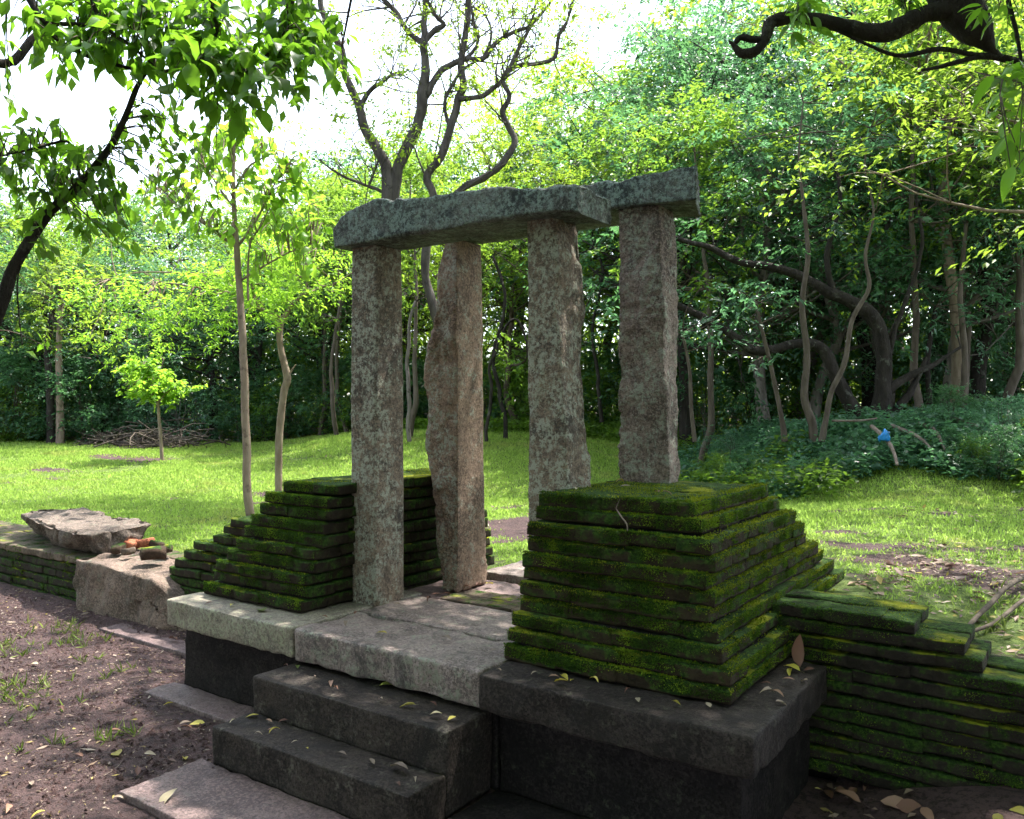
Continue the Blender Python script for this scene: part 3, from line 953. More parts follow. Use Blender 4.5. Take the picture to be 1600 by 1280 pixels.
# ------------------------------------------------------------------ block, boulder, loose bricks at the left wall
def blk(V):
    V = V.copy()
    t = (V[:, 0] + 7.62) / 1.65
    k = V[:, 2] > -.35
    V[:, 2] -= k * (ss(t, .72, 1.0) * .20 + .03 * ss(t, .3, .6))
    V[:, 1] += .10 * ss(t, .8, 1.05)
    return V
stone('stone_block', (-7.64, 3.86, -.68), (-5.95, 4.5, -.125), 'block', 'large rough stone block set into the end of the left wall', 'stone block', seed=31, r=.025, res=.03, amp=.05, freq=6, shape=blk)

def boulder():
    x0 = px(33, 815, y=4.35)[0]; x1 = px(196, 830, y=4.35)[0]
    def shp(V):
        t = (V[:, 0] - x0) / (x1 - x0)
        w = np.interp(t, [0, .12, .3, .5, .62, .8, .95, 1], [.10, .45, .85, .92, .80, 1.0, .95, .80])
        cy = np.interp(t, [0, .3, .6, 1], [4.48, 4.45, 4.36, 4.32])
        q = (V[:, 1] - 4.4) / .38
        f = (V[:, 2] + .13) / .27
        bot = np.interp(t, [0, .15, .35, .6, 1], [.21, .12, .02, .0, .0])
        top = np.interp(t, [0, .15, .3, .5, .6, .8, 1], [.23, .25, .27, .265, .235, .25, .235])
        sk = 1 - .42 * (1 - f)
        return np.c_[V[:, 0], cy + q * w * .38 * sk, -.135 + bot + f * (top - bot)]
    me = slab_mesh('boulder', (x0, 4.02, -.13), (x1, 4.78, .14), r=.012, res=.03, amp=.0, seed=41, shape=shp)
    co = np.empty(len(me.vertices) * 3, np.float32); me.vertices.foreach_get('co', co); V = co.reshape(-1, 3).astype(float)
    nn = np.empty(len(me.vertices) * 3, np.float32); me.vertices.foreach_get('normal', nn); N = nn.reshape(-1, 3)
    k = .45 + .55 * (1 - ss(N[:, 2], .4, .9))
    V = V + N * (((np.abs(fbm(V, 3.2, 4, 43)) - .22) * .20 + (np.abs(fbm(V, 11, 3, 44)) - .25) * .05) * k)[:, None]
    c = np.array([(x0 + x1) / 2, 4.4, -.13])
    me.vertices.foreach_set('co', (V - c).astype(np.float32).ravel()); me.update()
    o = obj('boulder', me, M['boulder'], loc=c, rot=(.05, 0, 0))
    tag(o, 'broad flat boulder lying on top of the left brick wall', 'boulder')
boulder()
lb = [(205, 851, .13, 'bright red broken brick on the rubble, leaning on the boulder', 'brick_red'), (228, 850, .13, 'orange red brick lump topmost on the rubble by the boulder', 'brick_red'),
      (185, 858, .11, 'dark small brick piece nearest the boulder end', 'brick_brown'), (200, 863, .10, 'greyish brick piece at the front of the rubble', 'paver'),
      (238, 868, .17, 'largest dark broken brick lying on the stone block top', 'brick_brown'), (258, 860, .12, 'brown brick piece at the right end of the rubble', 'brick_brown'),
      (245, 852, .10, 'small brown brick piece behind the largest dark brick', 'brick_brown')]
for k, (u, v, s_, lab, mt) in enumerate(lb):
    p = px(u, v + 3, z=-.08)
    P, Q = lattice_box(np.linspace(0, 1, 5), np.linspace(0, 1, 4), np.linspace(0, 1, 4))
    V = (P - .5) * np.array([s_ * 1.25, s_ * .9, s_ * .62])
    V *= 1 - .12 * np.clip(np.abs(P - .5).sum(1) * 2 - 1.6, 0, 1.5)[:, None]
    V += .18 * s_ * np.stack([fbm(V, 9, 3, 60 + k * 5 + q) for q in range(3)], 1)
    o = obj('broken_brick', mesh('broken_brick', V, Q), M[mt], loc=(p[0], p[1], -.075 + s_ * .2), rot=(.2 * math.sin(k * 3), .25 * math.cos(k * 2), k * 1.1))
    tag(o, lab, 'brick')

# ------------------------------------------------------------------ turf and ground litter
rng = np.random.default_rng(11)
def scatter_view(n, d0, d1, a0, a1, pw=1.0):
    d = d0 + (d1 - d0) * rng.random(n) ** pw
    a = rng.uniform(a0, a1, n)
    P = d[:, None] * FW + (a * d)[:, None] * RT
    return P[:, 0], P[:, 1], d, a
x, y, d, a = scatter_view(480000, 4.6, 30, -.75, .75, .8)
m = grass_mask(x, y)
keep = (rng.random(len(x)) < m * 1.05) & (y > 4.5)
keep &= ~((x > -5.0) & (x < -1.0) & (y < 5.6)) & ~((x < -5) & (y < 4.75)) & ~((x > -1) & (y < 4.66))
x, y, d, m = x[keep], y[keep], d[keep], m[keep]
n = len(x)
P = np.c_[x, y, terrain(x, y) - .004]
sz = (.028 + .026 * rng.random(n)) * (.7 + .045 * d) * (.55 + .5 * m)
D = rng.normal(size=(n, 3)) * .45 + np.array([0, 0, 1.0])
mb = MB()
D /= np.linalg.norm(D, axis=1, keepdims=True)
S = rdir(rng, n) * (.003 + .0009 * d)[:, None]
V = np.stack([P - S, P + S, P + D * sz[:, None]], 1).reshape(-1, 3)
mb.add(V, None, np.arange(n * 3).reshape(-1, 3), np.repeat(rng.random(n), 3))
tag(obj('lawn_grass', mb.mesh('lawn_grass'), M['grass']), 'short sunlit green grass behind the gateway', 'grass', kind='stuff')

# weeds on the bare soil in front
mb = MB()
cl = [(30, 1010, 16, .35), (75, 985, 12, .3), (110, 1000, 10, .3), (140, 1000, 8, .25), (10, 1080, 22, .3), (40, 1075, 14, .2), (180, 1150, 9, .10), (60, 1160, 5, .15), (190, 1045, 6, .15), (140, 1030, 5, .1), (120, 985, 5, .15), (25, 1120, 5, .2), (90, 1100, 4, .2), (1580, 960, 9, .3), (1590, 1000, 9, .3)]
for u, v, k, sp in cl:
    c = px(u, v, z=-.59 if u < 800 else .05)
    for q in range(max(2, int(k * .9))):
        p = c + np.array([rng.normal() * sp * .5, rng.normal() * sp * .5, 0]); p[2] = float(terrain(p[0], p[1])) - .005
        nb_ = 7
        D = rng.normal(size=(nb_, 3)) * .7 + np.array([0, 0, .8])
        L = rng.uniform(.035, .11, nb_)
        mb.leaves(np.repeat(p[None], nb_, 0), D, rdir(rng, nb_), L, L * .035 + .0015, rng.random(nb_), .1, .25)
tag(obj('weed_tufts', mb.mesh('weed_tufts'), M['weed']), 'sparse grass tufts growing on the bare brown soil', 'weeds', kind='stuff')

# leaf litter, twigs and crumbs (uncountable)
mb = MB()
def litter(n, xs, ys, s0, s1, thr=-.2, fr=.9):
    x = rng.uniform(*xs, n); y = rng.uniform(*ys, n)
    k = fbm2(x, y, fr, 3, 70) + rng.normal(size=n) * .15 > thr
    x, y = x[k], y[k]
    n = len(x)
    P = np.c_[x, y, terrain(x, y) + rng.uniform(.004, .014, n)]
    D = rng.normal(size=(n, 3)) * np.array([1, 1, .18])
    N = rng.normal(size=(n, 3)) * .35 + np.array([0, 0, 1])
    L = rng.uniform(s0, s1, n) * rng.choice([.6, 1, 1, 1.5], n)
    mb.leaves(P, D, N, L, L * rng.uniform(.22, .5, n), rng.random(n), rng.uniform(-.1, .3), .06)
litter(2600, (-9, -3.7), (-.5, 3.9), .02, .06, -.15)
litter(12000, (-9, -3.7), (-.5, 3.9), .006, .026, -.35)
litter(900, (-3.9, -2.2), (.8, 2.2), .015, .05, -.1)
litter(500, (-1.1, 1), (2.6, 4.15), .03, .08, -.1)
litter(5200, (-1.2, 3.2), (4.7, 7.6), .025, .09, -.05, 1.4)
litter(5000, (-1.2, 3.2), (4.7, 8.0), .01, .035, -.3)
litter(1500, (-1.6, 3.5), (7.5, 10.0), .04, .09, .05)
litter(1600, (-14, -4), (5, 13), .03, .08, .15)
x = rng.uniform(-9, -3.6, 5200); y = rng.uniform(0, 3.9, 5200)
P = np.c_[x, y, terrain(x, y)]
mb.leaves(P, rdir(rng, len(x)) + np.array([0, 0, .2]), rdir(rng, len(x)), rng.uniform(.008, .02, len(x)), rng.uniform(.008, .016, len(x)), rng.random(len(x)) * .3, .3)
tag(obj('leaf_litter', mb.mesh('leaf_litter'), M['dry_leaf']), 'dry leaves and crumbs scattered over the soil', 'leaf litter', kind='stuff')
mb = MB()
n = 16000
x = np.r_[rng.uniform(-9, -3.6, n), rng.uniform(-1.0, 1.2, 1500)]; y = np.r_[rng.uniform(-.3, 3.9, n), rng.uniform(2.4, 4.15, 1500)]
n = len(x)
k = fbm2(x, y, 2.2, 3, 90) + rng.normal(size=n) * .2 > -.1
x, y = x[k], y[k]; n = len(x)
r_ = rng.uniform(.004, .013, n) * rng.choice([.7, 1, 1.5], n)
T4 = np.array([[1, 0, -.3], [-.5, .87, -.3], [-.5, -.87, -.3], [.1, .05, 1.0], [.55, .5, .45], [-.6, 0, .5]])
P0 = np.c_[x, y, terrain(x, y)]
V = P0[:, None] + (T4[None] + rng.normal(size=(n, 6, 3)) * .3) * r_[:, None, None]
Fc = np.array([[0, 1, 4], [1, 3, 4], [0, 4, 3], [1, 5, 3], [1, 2, 5], [2, 3, 5], [2, 0, 3]])
mb.add(V.reshape(-1, 3), None, (Fc[None] + (np.arange(n) * 6)[:, None, None]).reshape(-1, 3))
tag(obj('soil_crumbs', mb.mesh('soil_crumbs'), t.m), 'small clods and crumbs of purple brown soil', 'soil', kind='stuff')
mb = MB()
for k in range(260):
    u = rng.random()
    if u < .6: x0, y0 = rng.uniform(-8, -3.7), rng.uniform(.5, 3.8)
    else: x0, y0 = rng.uniform(-.9, 2.5), rng.uniform(4.8, 7.5)
    a_ = rng.uniform(0, 6.28); L = rng.uniform(.04, .22)
    pts = [(x0 + math.cos(a_ + q * .15) * L * q / 2, y0 + math.sin(a_ + q * .15) * L * q / 2) for q in range(3)]
    mb.tube([(p[0], p[1], float(terrain(p[0], p[1])) + .006) for p in pts], [.0025, .002, .001], 4, 4)
tag(obj('small_twigs', mb.mesh('small_twigs'), M['deadwood']), 'thin dead twigs strewn over the soil', 'twigs', kind='stuff')

# ------------------------------------------------------------------ single fallen leaves
def leaf_mesh(name, L, W, fold, curl, seed, wavy=.03, pointed=1.0):
    t = np.linspace(0, 1, 7)
    prof = np.sin(np.pi * t ** .8) ** .85 * (1 - .25 * t * pointed)
    prof[0] = prof[-1] = 0
    r = np.random.default_rng(seed)
    V = []; A = []
    for i, tt in enumerate(t):
        z = -curl * L * (tt - .5) ** 2 * 4 + curl * L
        w = W * prof[i] * .5
        for s_ in (-1, 0, 1):
            V.append((tt * L, s_ * w, z + abs(s_) * fold * w + (r.normal() * wavy * W if s_ else 0)))
    Q = []
    for i in range(6):
        b = i * 3
        Q += [(b, b + 3, b + 4, b + 1), (b + 1, b + 4, b + 5, b + 2)]
    V = np.array(V)
    mb = MB(); mb.add(V, np.array(Q))
    # stalk
    mb.tube([(-.28 * L, 0, -.03 * L), (-.1 * L, 0, 0), (.05 * L, 0, .0)], [.0016, .0014, .001], 3, 3)
    return mb.mesh(name, smooth=True)
DRY = [leaf_mesh('fallen_leaf', 1, .42, .5, .08, s) for s in range(4)] + [leaf_mesh('fallen_leaf', 1, .26, .9, .2, 9), leaf_mesh('fallen_leaf', 1, .6, .2, .05, 10)]
M['leaf_fallen_green'] = leaf_mat('leaf_fallen_green', (.10, .16, .03), (.2, .24, .05), (.34, .34, .08), (.3, .35, .06), .25, .5, .4)
M['leaf_fallen_yellow'] = leaf_mat('leaf_fallen_yellow', (.30, .26, .03), (.42, .36, .05), (.5, .4, .1), (.5, .42, .05), .25, .5, .4)
M['leaf_fallen_pale'] = leaf_mat('leaf_fallen_pale', (.22, .17, .13), (.30, .24, .18), (.38, .32, .20), (.34, .27, .18), .2, .6, .35)
M['leaf_fallen_brown'] = leaf_mat('leaf_fallen_brown', (.12, .06, .04), (.18, .09, .06), (.28, .16, .12), (.24, .13, .08), .2, .6, .35)
_fl = {}
def fallen(u, v, z, L, mat, label, group, rz=None, tilt=.12):
    p = px(u, v, z=z)
    i = rng.integers(len(DRY))
    key = (int(i), mat)
    if key not in _fl:
        _fl[key] = DRY[i].copy(); _fl[key].materials.clear(); _fl[key].materials.append(M[mat])
    L = L * .86
    o = obj('fallen_leaf', _fl[key], None, None, (p[0], p[1], z + .006 + tilt * .02), (rng.normal() * tilt, rng.normal() * tilt, rng.uniform(0, 6.28) if rz is None else rz), (L, L, L))
    return tag(o, label, 'leaf', group)
up_step = [(465, 1047, .075, 'green'), (518, 1066, .08, 'brown'), (492, 1060, .03, 'pale'), (560, 1062, .04, 'yellow'), (592, 1074, .13, 'green'), (522, 1077, .06, 'brown'), (650, 1104, .10, 'yellow'), (682, 1105, .05, 'brown'), (672, 1119, .07, 'pale'), (712, 1122, .06, 'yellow'), (592, 1094, .05, 'pale'), (450, 1043, .05, 'brown')]
for u, v, L, c in up_step:
    lab = {'green': 'greenish fallen leaf on the upper stone step', 'brown': 'brown dry leaf on the upper stone step', 'pale': 'pale curled leaf on the upper stone step', 'yellow': 'yellow fallen leaf on the upper stone step'}[c]
    fallen(u, v, -.203, L, 'leaf_fallen_' + c, lab, 'leaves on the upper step')
lo_step = [(404, 1119, .08, 'yellow'), (368, 1126, .055, 'pale'), (425, 1131, .05, 'brown'), (435, 1131, .06, 'brown'), (398, 1148, .05, 'pale'), (420, 1149, .08, 'yellow'), (418, 1143, .05, 'brown'), (465, 1160, .04, 'pale'), (478, 1171, .035, 'yellow'), (528, 1178, .06, 'pale'), (610, 1200, .13, 'pale'), (585, 1197, .06, 'pale'), (620, 1225, .05, 'brown'), (647, 1218, .06, 'pale')]
for u, v, L, c in lo_step:
    lab = {'brown': 'brown dry leaf on the lower stone step', 'pale': 'pale dry leaf on the lower stone step', 'yellow': 'yellow fallen leaf on the lower stone step'}[c]
    fallen(u, v, -.391, L, 'leaf_fallen_' + c, lab, 'leaves on the lower step')
plat = [(412, 956, .13, 'green'), (503, 965, .05, 'brown'), (553, 962, .05, 'brown'), (540, 972, .07, 'pale'), (605, 992, .08, 'yellow'), (690, 998, .10, 'pale'), (625, 946, .05, 'pale'), (332, 943, .06, 'brown'), (364, 946, .06, 'yellow'), (690, 930, .09, 'brown'), (672, 936, .10, 'brown'), (735, 918, .10, 'brown'), (750, 914, .08, 'brown'), (770, 914, .09, 'yellow'), (725, 940, .06, 'brown'), (705, 930, .08, 'brown'), (765, 1020, .05, 'pale')]
for u, v, L, c in plat:
    lab = {'green': 'large green leaf lying on the left platform slab', 'brown': 'brown dry leaf on the platform floor', 'pale': 'pale dry leaf on the platform floor', 'yellow': 'yellow fallen leaf on the platform floor'}[c]
    fallen(u, v, .002, L, 'leaf_fallen_' + c, lab, 'leaves on the platform floor')
rs = [(840, 1052, .05, 'pale'), (876, 1057, .09, 'yellow'), (857, 1060, .06, 'brown'), (866, 1068, .08, 'yellow'), (891, 1067, .04, 'yellow'), (935, 1070, .08, 'yellow'), (985, 1079, .06, 'brown'), (995, 1093, .05, 'pale'), (1049, 1098, .06, 'yellow'), (1110, 1108, .05, 'pale'), (783, 1051, .04, 'pale')]
for u, v, L, c in rs:
    lab = {'brown': 'brown dry leaf at the front foot of the right plinth', 'pale': 'pale dry leaf at the front foot of the right plinth', 'yellow': 'yellow leaf at the front foot of the right plinth'}[c]
    fallen(u, v, .002, L, 'leaf_fallen_' + c, lab, 'leaves on the right slab')
re_ = [(1210, 1086, .10, 'pale'), (1222, 1064, .07, 'brown'), (1225, 1093, .08, 'brown'), (1205, 1072, .06, 'brown'), (1262, 1066, .07, 'pale'), (1212, 1100, .08, 'pale'), (1250, 1052, .11, 'yellow'), (1235, 1048, .08, 'yellow'), (1272, 1048, .06, 'brown')]
for u, v, L, c in re_:
    lab = {'brown': 'brown dry leaf on the right end of the platform', 'pale': 'pale dry leaf on the right end of the platform', 'yellow': 'bright yellow leaf in the corner by the right wall'}[c]
    fallen(u, v, .004, L, 'leaf_fallen_' + c, lab, 'leaves at the platform right end', tilt=.25)
# the big brown leaf standing upright in the corner
p = px(1250, 1047, z=.0)
lm = DRY[0].copy(); lm.materials.clear(); lm.materials.append(M['leaf_fallen_brown'])
o = obj('fallen_leaf', lm, None, None, (p[0], p[1], .012), (0, -1.35, YAW), (.165, .165, .165))
o.rotation_euler = Matrix(((0, RT[0], FW[0]), (0, RT[1], FW[1]), (1, 0, 0))).to_euler()
tag(o, 'large brown leaf standing upright in the corner by the right wall', 'leaf')
gl = [(185, 1183, .12, 'yellow'), (290, 1190, .09, 'yellow'), (248, 1268, .15, 'pale'), (182, 1045, .08, 'pale'), (128, 1103, .07, 'pale'), (100, 1115, .1, 'brown'), (255, 1105, .08, 'yellow'), (280, 1135, .1, 'pale'), (300, 1140, .09, 'brown'), (320, 1132, .1, 'yellow'), (265, 1000, .14, 'brown'), (170, 1145, .08, 'brown'), (225, 1180, .08, 'pale'), (60, 1040, .1, 'pale'), (70, 1270, .08, 'yellow'), (15, 1260, .09, 'brown'), (130, 1185, .07, 'brown'), (215, 1215, .09, 'brown'), (175, 1250, .08, 'pale'), (50, 1230, .08, 'pale')]
for u, v, L, c in gl:
    q = px(u, v, z=-.585)
    lab = {'brown': 'brown dry leaf on the bare soil left of the steps', 'pale': 'pale dry leaf on the bare soil left of the steps', 'yellow': 'yellowing leaf on the bare soil left of the steps'}[c]
    fallen(u, v, float(terrain(q[0], q[1])) + .008, L, 'leaf_fallen_' + c, lab, 'leaves on the soil by the steps', tilt=.2)
for u, v, L in [(1305, 1238, .13), (1300, 1252, .14), (1330, 1250, .12), (1345, 1258, .14), (1375, 1255, .2), (1400, 1262, .16), (1350, 1240, .08), (1440, 1265, .1), (1580, 1268, .09), (1560, 1275, .08)]:
    q = px(u, v, z=-.58)
    fallen(u, v, float(terrain(q[0], q[1])) + .012, L, 'leaf_fallen_brown' if u < 1500 else 'leaf_fallen_yellow', 'large brown leaf on the dark soil below the right wall' if u < 1500 else 'yellow leaf on the dark soil at the lower right', 'leaves below the right wall', tilt=.25)
for u, v, L, c in [(975, 757, .09, 'yellow'), (985, 762, .07, 'pale'), (1050, 776, .06, 'brown'), (1030, 772, .07, 'brown'), (900, 768, .05, 'pale')]:
    fallen(u, v, .822, L, 'leaf_fallen_' + c, 'small dry leaf lying on top of the right plinth', 'leaves on the right plinth', tilt=.2)
# bent twig hanging over the front of the right plinth
a0 = px(967, 794, y=3.53); a1 = px(975, 806, y=3.52); a2 = px(984, 818, y=3.51); a3 = px(985, 828, y=3.5)
mb = MB(); mb.tube(np.array([a0, a1, a2, a3]) - a0 + np.array([0, -.03, 0]), [.003, .004, .004, .003], 5, 8)
mb.tube(np.array([a0, a0 + np.array([.03, -.02, .05])]) - a0 + np.array([0, -.03, 0]), [.003, .0015], 4, 3)
tag(obj('twig', mb.mesh('twig'), M['deadwood'], loc=a0), 'pale bent twig hanging over the right plinth front', 'twig')

# sticks lying behind the right wall
def stick(name, pts, rad, mat, label, group=None, seed=0, cat='branch', sides=7):
    pts = np.array(pts, float)
    b = pts[0].copy()
    mb = MB()
    mb.tube(pts - b, rad, sides, max(8, 4 * len(pts)), .25, seed, .01)
    return tag(obj(name, mb.mesh(name, True), M[mat], loc=b), label, cat, group)
def gpx(u, v, z, dz=0.0):
    p = px(u, v, z=z); p[2] = float(terrain(p[0], p[1])) + dz
    return p
stick('dead_branch', [gpx(1512, 985, .06, .03), gpx(1545, 968, .06, .05), gpx(1580, 950, .06, .07), gpx(1640, 920, .06, .06)], [.012, .015, .015, .012], 'bark_mid', 'thick dead stick behind the right wall, upper of the two', None, 1)
stick('dead_branch', [gpx(1508, 993, .06, .03), gpx(1550, 982, .06, .03), gpx(1600, 962, .06, .04), gpx(1660, 945, .06, .04)], [.009, .012, .012, .01], 'bark_mid', 'thinner dead stick behind the right wall, lower of the two', None, 2)

# ------------------------------------------------------------------ tree prototypes
def make_tree(seed, h, cb, R, n_limb, n_sub, per, leaf, mat_l, mat_b, trunk_r, label, cat='tree', name='forest_tree', sd=.42, flat=.6, up=.5, lean=.0, wander=.25, aspect=.5, stems=1, low=False):
    rng = np.random.default_rng(seed)
    root = empty(name, (0, 0, 0))
    tb = MB(); tips = []
    for sI in range(stems):
        a0 = rng.uniform(0, 6.28)
        n = 7
        zz = np.linspace(-.15, h * .86, n)
        wx = np.cumsum(rng.normal(size=n) * wander * h / 12) + math.cos(a0) * (lean + (.25 if stems > 1 else 0)) * np.linspace(0, 1, n) * h * .3
        wy = np.cumsum(rng.normal(size=n) * wander * h / 12) + math.sin(a0) * (lean + (.25 if stems > 1 else 0)) * np.linspace(0, 1, n) * h * .3
        wx -= wx[0]; wy -= wy[0]
        tr = np.c_[wx, wy, zz]
        rr = trunk_r * np.linspace(1.15, .22, n) / stems ** .4
        P, Rr = tb.tube(tr, rr, 8, 22, .2, seed, .05)
        for k in range(n_limb // stems):
            f = rng.uniform(cb, 1.0)
            i = int(f * (len(P) - 1))
            az = k * 2.4 + rng.uniform(-.4, .4)
            prof = math.sin(math.pi * min(1, (f - cb) / (1 - cb) * .75 + .25)) * .75 + .3
            L = R * prof * rng.uniform(.7, 1.1)
            dr = np.array([math.cos(az), math.sin(az), up * rng.uniform(.4, 1.4)])
            p0 = P[i]
            mid = p0 + dr * L * .5 + rng.normal(size=3) * .12 * L
            end = p0 + dr * L + np.array([0, 0, rng.uniform(-.1, .25) * L])
            r0 = min(Rr[i] * .6, trunk_r * .45)
            B, _ = tb.tube([p0, mid, end], [r0, r0 * .6, r0 * .2], 5, 8, .1, seed + k, .08)
            tips.append(end)
            for q in range(n_sub):
                j = rng.integers(2, 8)
                e2 = B[j] + (rng.normal(size=3) * np.array([1, 1, .6]) + np.array([0, 0, .35])) * L * .42
                tb.tube([B[j], (B[j] + e2) / 2 + rng.normal(size=3) * .08 * L, e2], [r0 * .35, r0 * .22, r0 * .08], 4, 5)
                tips.append(e2)
        tips.append(P[-1]); tips.append(P[-3])
    obj('trunk', tb.mesh('trunk', True), M[mat_b], root)
    C = np.array(tips)
    # leaf sprays: each clump has several sprays of leaves
    lb_ = MB()
    Pp, D, N, L, rn = fronds(rng, C, per, 7, sd * 2.0, sd, flat, leaf, center=np.array([0, 0, h * .6]))
    if low: 
        k = Pp[:, 2] > .03
        Pp, D, N, L, rn = Pp[k], D[k], N[k], L[k], rn[k]
    lb_.leaves(Pp, D, N, L, L * aspect, rn, .18, .1)
    obj('crown', lb_.mesh('crown'), M[mat_l], root)
    root['h'] = float(Pp[:, 2].max())
    tag(root, label, cat)
    return root

PR = {}
PR['dark'] = make_tree(1, 8.5, .32, 2.5, 22, 4, 110, .125, 'leaf_dark', 'bark_dark', .16, 'x', sd=.42)
PR['blue'] = make_tree(2, 8.5, .32, 2.6, 22, 4, 115, .12, 'leaf_blue', 'bark_grey', .13, 'x', sd=.44, aspect=.42)
PR['mid'] = make_tree(3, 8.0, .32, 2.4, 20, 4, 110, .12, 'leaf_mid', 'bark_brown', .12, 'x', sd=.42)
PR['neem'] = make_tree(4, 8.5, .38, 2.3, 18, 4, 115, .115, 'leaf_neem', 'bark_brown', .12, 'x', sd=.36, up=.9, wander=.55, aspect=.36)
PR['yellow'] = make_tree(5, 6.0, .30, 2.2, 18, 4, 110, .095, 'leaf_yellow', 'bark_pale', .08, 'x', sd=.42, flat=.45, aspect=.45)
PR['slim'] = make_tree(6, 8.0, .45, 1.5, 14, 3, 80, .13, 'leaf_mid', 'bark_mid', .065, 'x', sd=.36, wander=.18)
PR['shrub'] = make_tree(7, 2.6, .05, 1.3, 18, 3, 70, .12, 'leaf_dark', 'bark_brown', .04, 'x', 'shrub', 'shrub', sd=.3, stems=3, low=True)
PR['shrub2'] = make_tree(8, 2.3, .05, 1.2, 16, 3, 65, .11, 'leaf_mid', 'bark_brown', .035, 'x', 'shrub', 'shrub', sd=.3, stems=3, low=True)
PR['shrub3'] = make_tree(9, 2.2, .10, 1.2, 14, 3, 60, .11, 'leaf_blue', 'bark_grey', .035, 'x', 'shrub', 'shrub', sd=.28, stems=3, low=True)
used = set()
TR = random.Random(3)
LABELS = {'dark': 'dense dark evergreen tree in the forest edge', 'blue': 'bluish green small-leaved tree in the forest', 'mid': 'mid green leafy tree in the forest edge', 'neem': 'light green feathery tree with crooked upward boughs',
          'yellow': 'yellow green sunlit tree at the forest edge', 'slim': 'slim pale-stemmed tree among the forest', 'shrub': 'dark green shrub at the forest foot', 'shrub2': 'mid green shrub at the forest foot', 'shrub3': 'grey green shrub at the forest foot'}
def plant(kind, u, d, htop=None, hscale=None, where='', group=None, rz=None, wide=1.0):
    p = gd(u, d) if not isinstance(u, tuple) else np.array([u[0], u[1], float(terrain(u[0], u[1]))])
    pr = PR[kind]
    if kind in used: o = copy_tree(pr)
    else: o = pr; used.add(kind)
    s = hscale if hscale else htop / pr['h']
    o.location = [float(q) for q in p]
    o.rotation_euler = (0, 0, TR.uniform(0, 6.28) if rz is None else rz)
    o.scale = (s * wide, s * wide, s)
    o['label'] = LABELS[kind] + (' ' + where if where else '')
    o['group'] = group or (('shrubs' if 'shrub' in kind else 'trees') + ' ' + (where or 'in the forest'))
    return o

def vtop(u):
    return float(np.interp(u, [-200, 0, 200, 420, 540, 660, 800, 900, 980, 1060, 1180, 1400, 1800], [220, 240, 300, 290, 240, 175, 130, 90, 45, 45, -30, -90, -120]))
def forest_row(us, dfun, kinds, frac, where, jit=.8):
    for u in us:
        d = dfun(u) + TR.uniform(-jit, jit)
        uu = u + TR.uniform(-18, 18)
        p = gd(uu, d)
        top = CAM_H + (640 - vtop(uu)) / F_PX * d
        plant(TR.choice(kinds(u)), uu, d + (1.4 if 1230 < uu < 1420 and d < 19 else 0), htop=max(3.5, (top - p[2]) * frac * TR.uniform(.88, 1.06)), where=where, wide=TR.uniform(.85, 1.15))
def d1(u): return float(np.interp(u, [0, 560, 700, 1000, 1120, 1700], [27, 26, 24, 21, 17.0, 15.5]))
forest_row(range(-120, 600, 88), d1, lambda u: ['mid', 'dark', 'blue', 'dark', 'yellow'], .78, 'beyond the left lawn')
forest_row(range(600, 1060, 78), d1, lambda u: ['neem', 'mid', 'neem', 'blue'], .80, 'behind the pillars')
forest_row(range(1090, 1800, 92), d1, lambda u: ['blue', 'dark', 'blue', 'blue'], .84, 'on the right bank')
forest_row(range(-140, 620, 84), lambda u: d1(u) + 4.5, lambda u: ['dark', 'mid', 'dark'], .95, 'beyond the left lawn')
forest_row(range(620, 1080, 80), lambda u: d1(u) + 4.5, lambda u: ['neem', 'mid', 'dark'], .95, 'behind the pillars')
forest_row(range(1070, 1820, 98), lambda u: d1(u) + 4, lambda u: ['dark', 'blue', 'blue', 'neem'], 1.0, 'on the right bank')
forest_row(range(-160, 1080, 110), lambda u: d1(u) + 10, lambda u: ['dark', 'mid', 'neem'], 1.0, 'far back in the wood')
forest_row(range(1060, 1860, 125), lambda u: d1(u) + 9, lambda u: ['mid', 'neem', 'blue'], 1.05, 'far back in the wood')
plant('yellow', 1700, 9.8, htop=7.0, where='leaning in at the top right', wide=1.1)
plant('yellow', 1500, 15.0, htop=9.5, where='on the right bank')
# slim pale stems along the edge
for u, d in ((92, 26), (528, 22.5), (545, 24), (500, 25), (640, 20), (1020, 19), (1090, 15.5), (1440, 14.2), (1500, 15.2), (1560, 14.6)):
    plant('slim', u, d, htop=TR.uniform(6, 8.5), where='at the edge of the clearing')
# shrubs along the forest foot
for u in range(-140, 640, 46):
    plant(TR.choice(['shrub', 'shrub2', 'shrub3', 'shrub']), u + TR.uniform(-15, 15), d1(u) - 1.2 + TR.uniform(-.6, .8), hscale=TR.uniform(.7, 1.15), where='beyond the left lawn')
for u in range(620, 1520, 58):
    plant(TR.choice(['shrub2', 'shrub2', 'shrub3']), u + TR.uniform(-15, 15), d1(u) + 5.5 + TR.uniform(-1, 1.5), hscale=TR.uniform(1.0, 1.5), where='deeper in the wood')
for u in range(-100, 620, 70):
    plant(TR.choice(['shrub2', 'shrub']), u + TR.uniform(-15, 15), d1(u) + 2.5 + TR.uniform(-1, 1), hscale=TR.uniform(1.1, 1.6), where='deeper in the wood')
for u in range(640, 1080, 40):
    plant(TR.choice(['shrub', 'shrub2', 'shrub2']), u + TR.uniform(-15, 15), d1(u) + TR.uniform(.0, 1.5), hscale=TR.uniform(.75, 1.15), where='behind the pillars')
for u in (1110, 1170, 1480, 1530, 1590, 1650, 1720):
    plant(TR.choice(['shrub', 'shrub3', 'shrub']), u + TR.uniform(-15, 15), d1(u) + TR.uniform(.8, 2.4), hscale=TR.uniform(.55, .95), where='on the right bank')
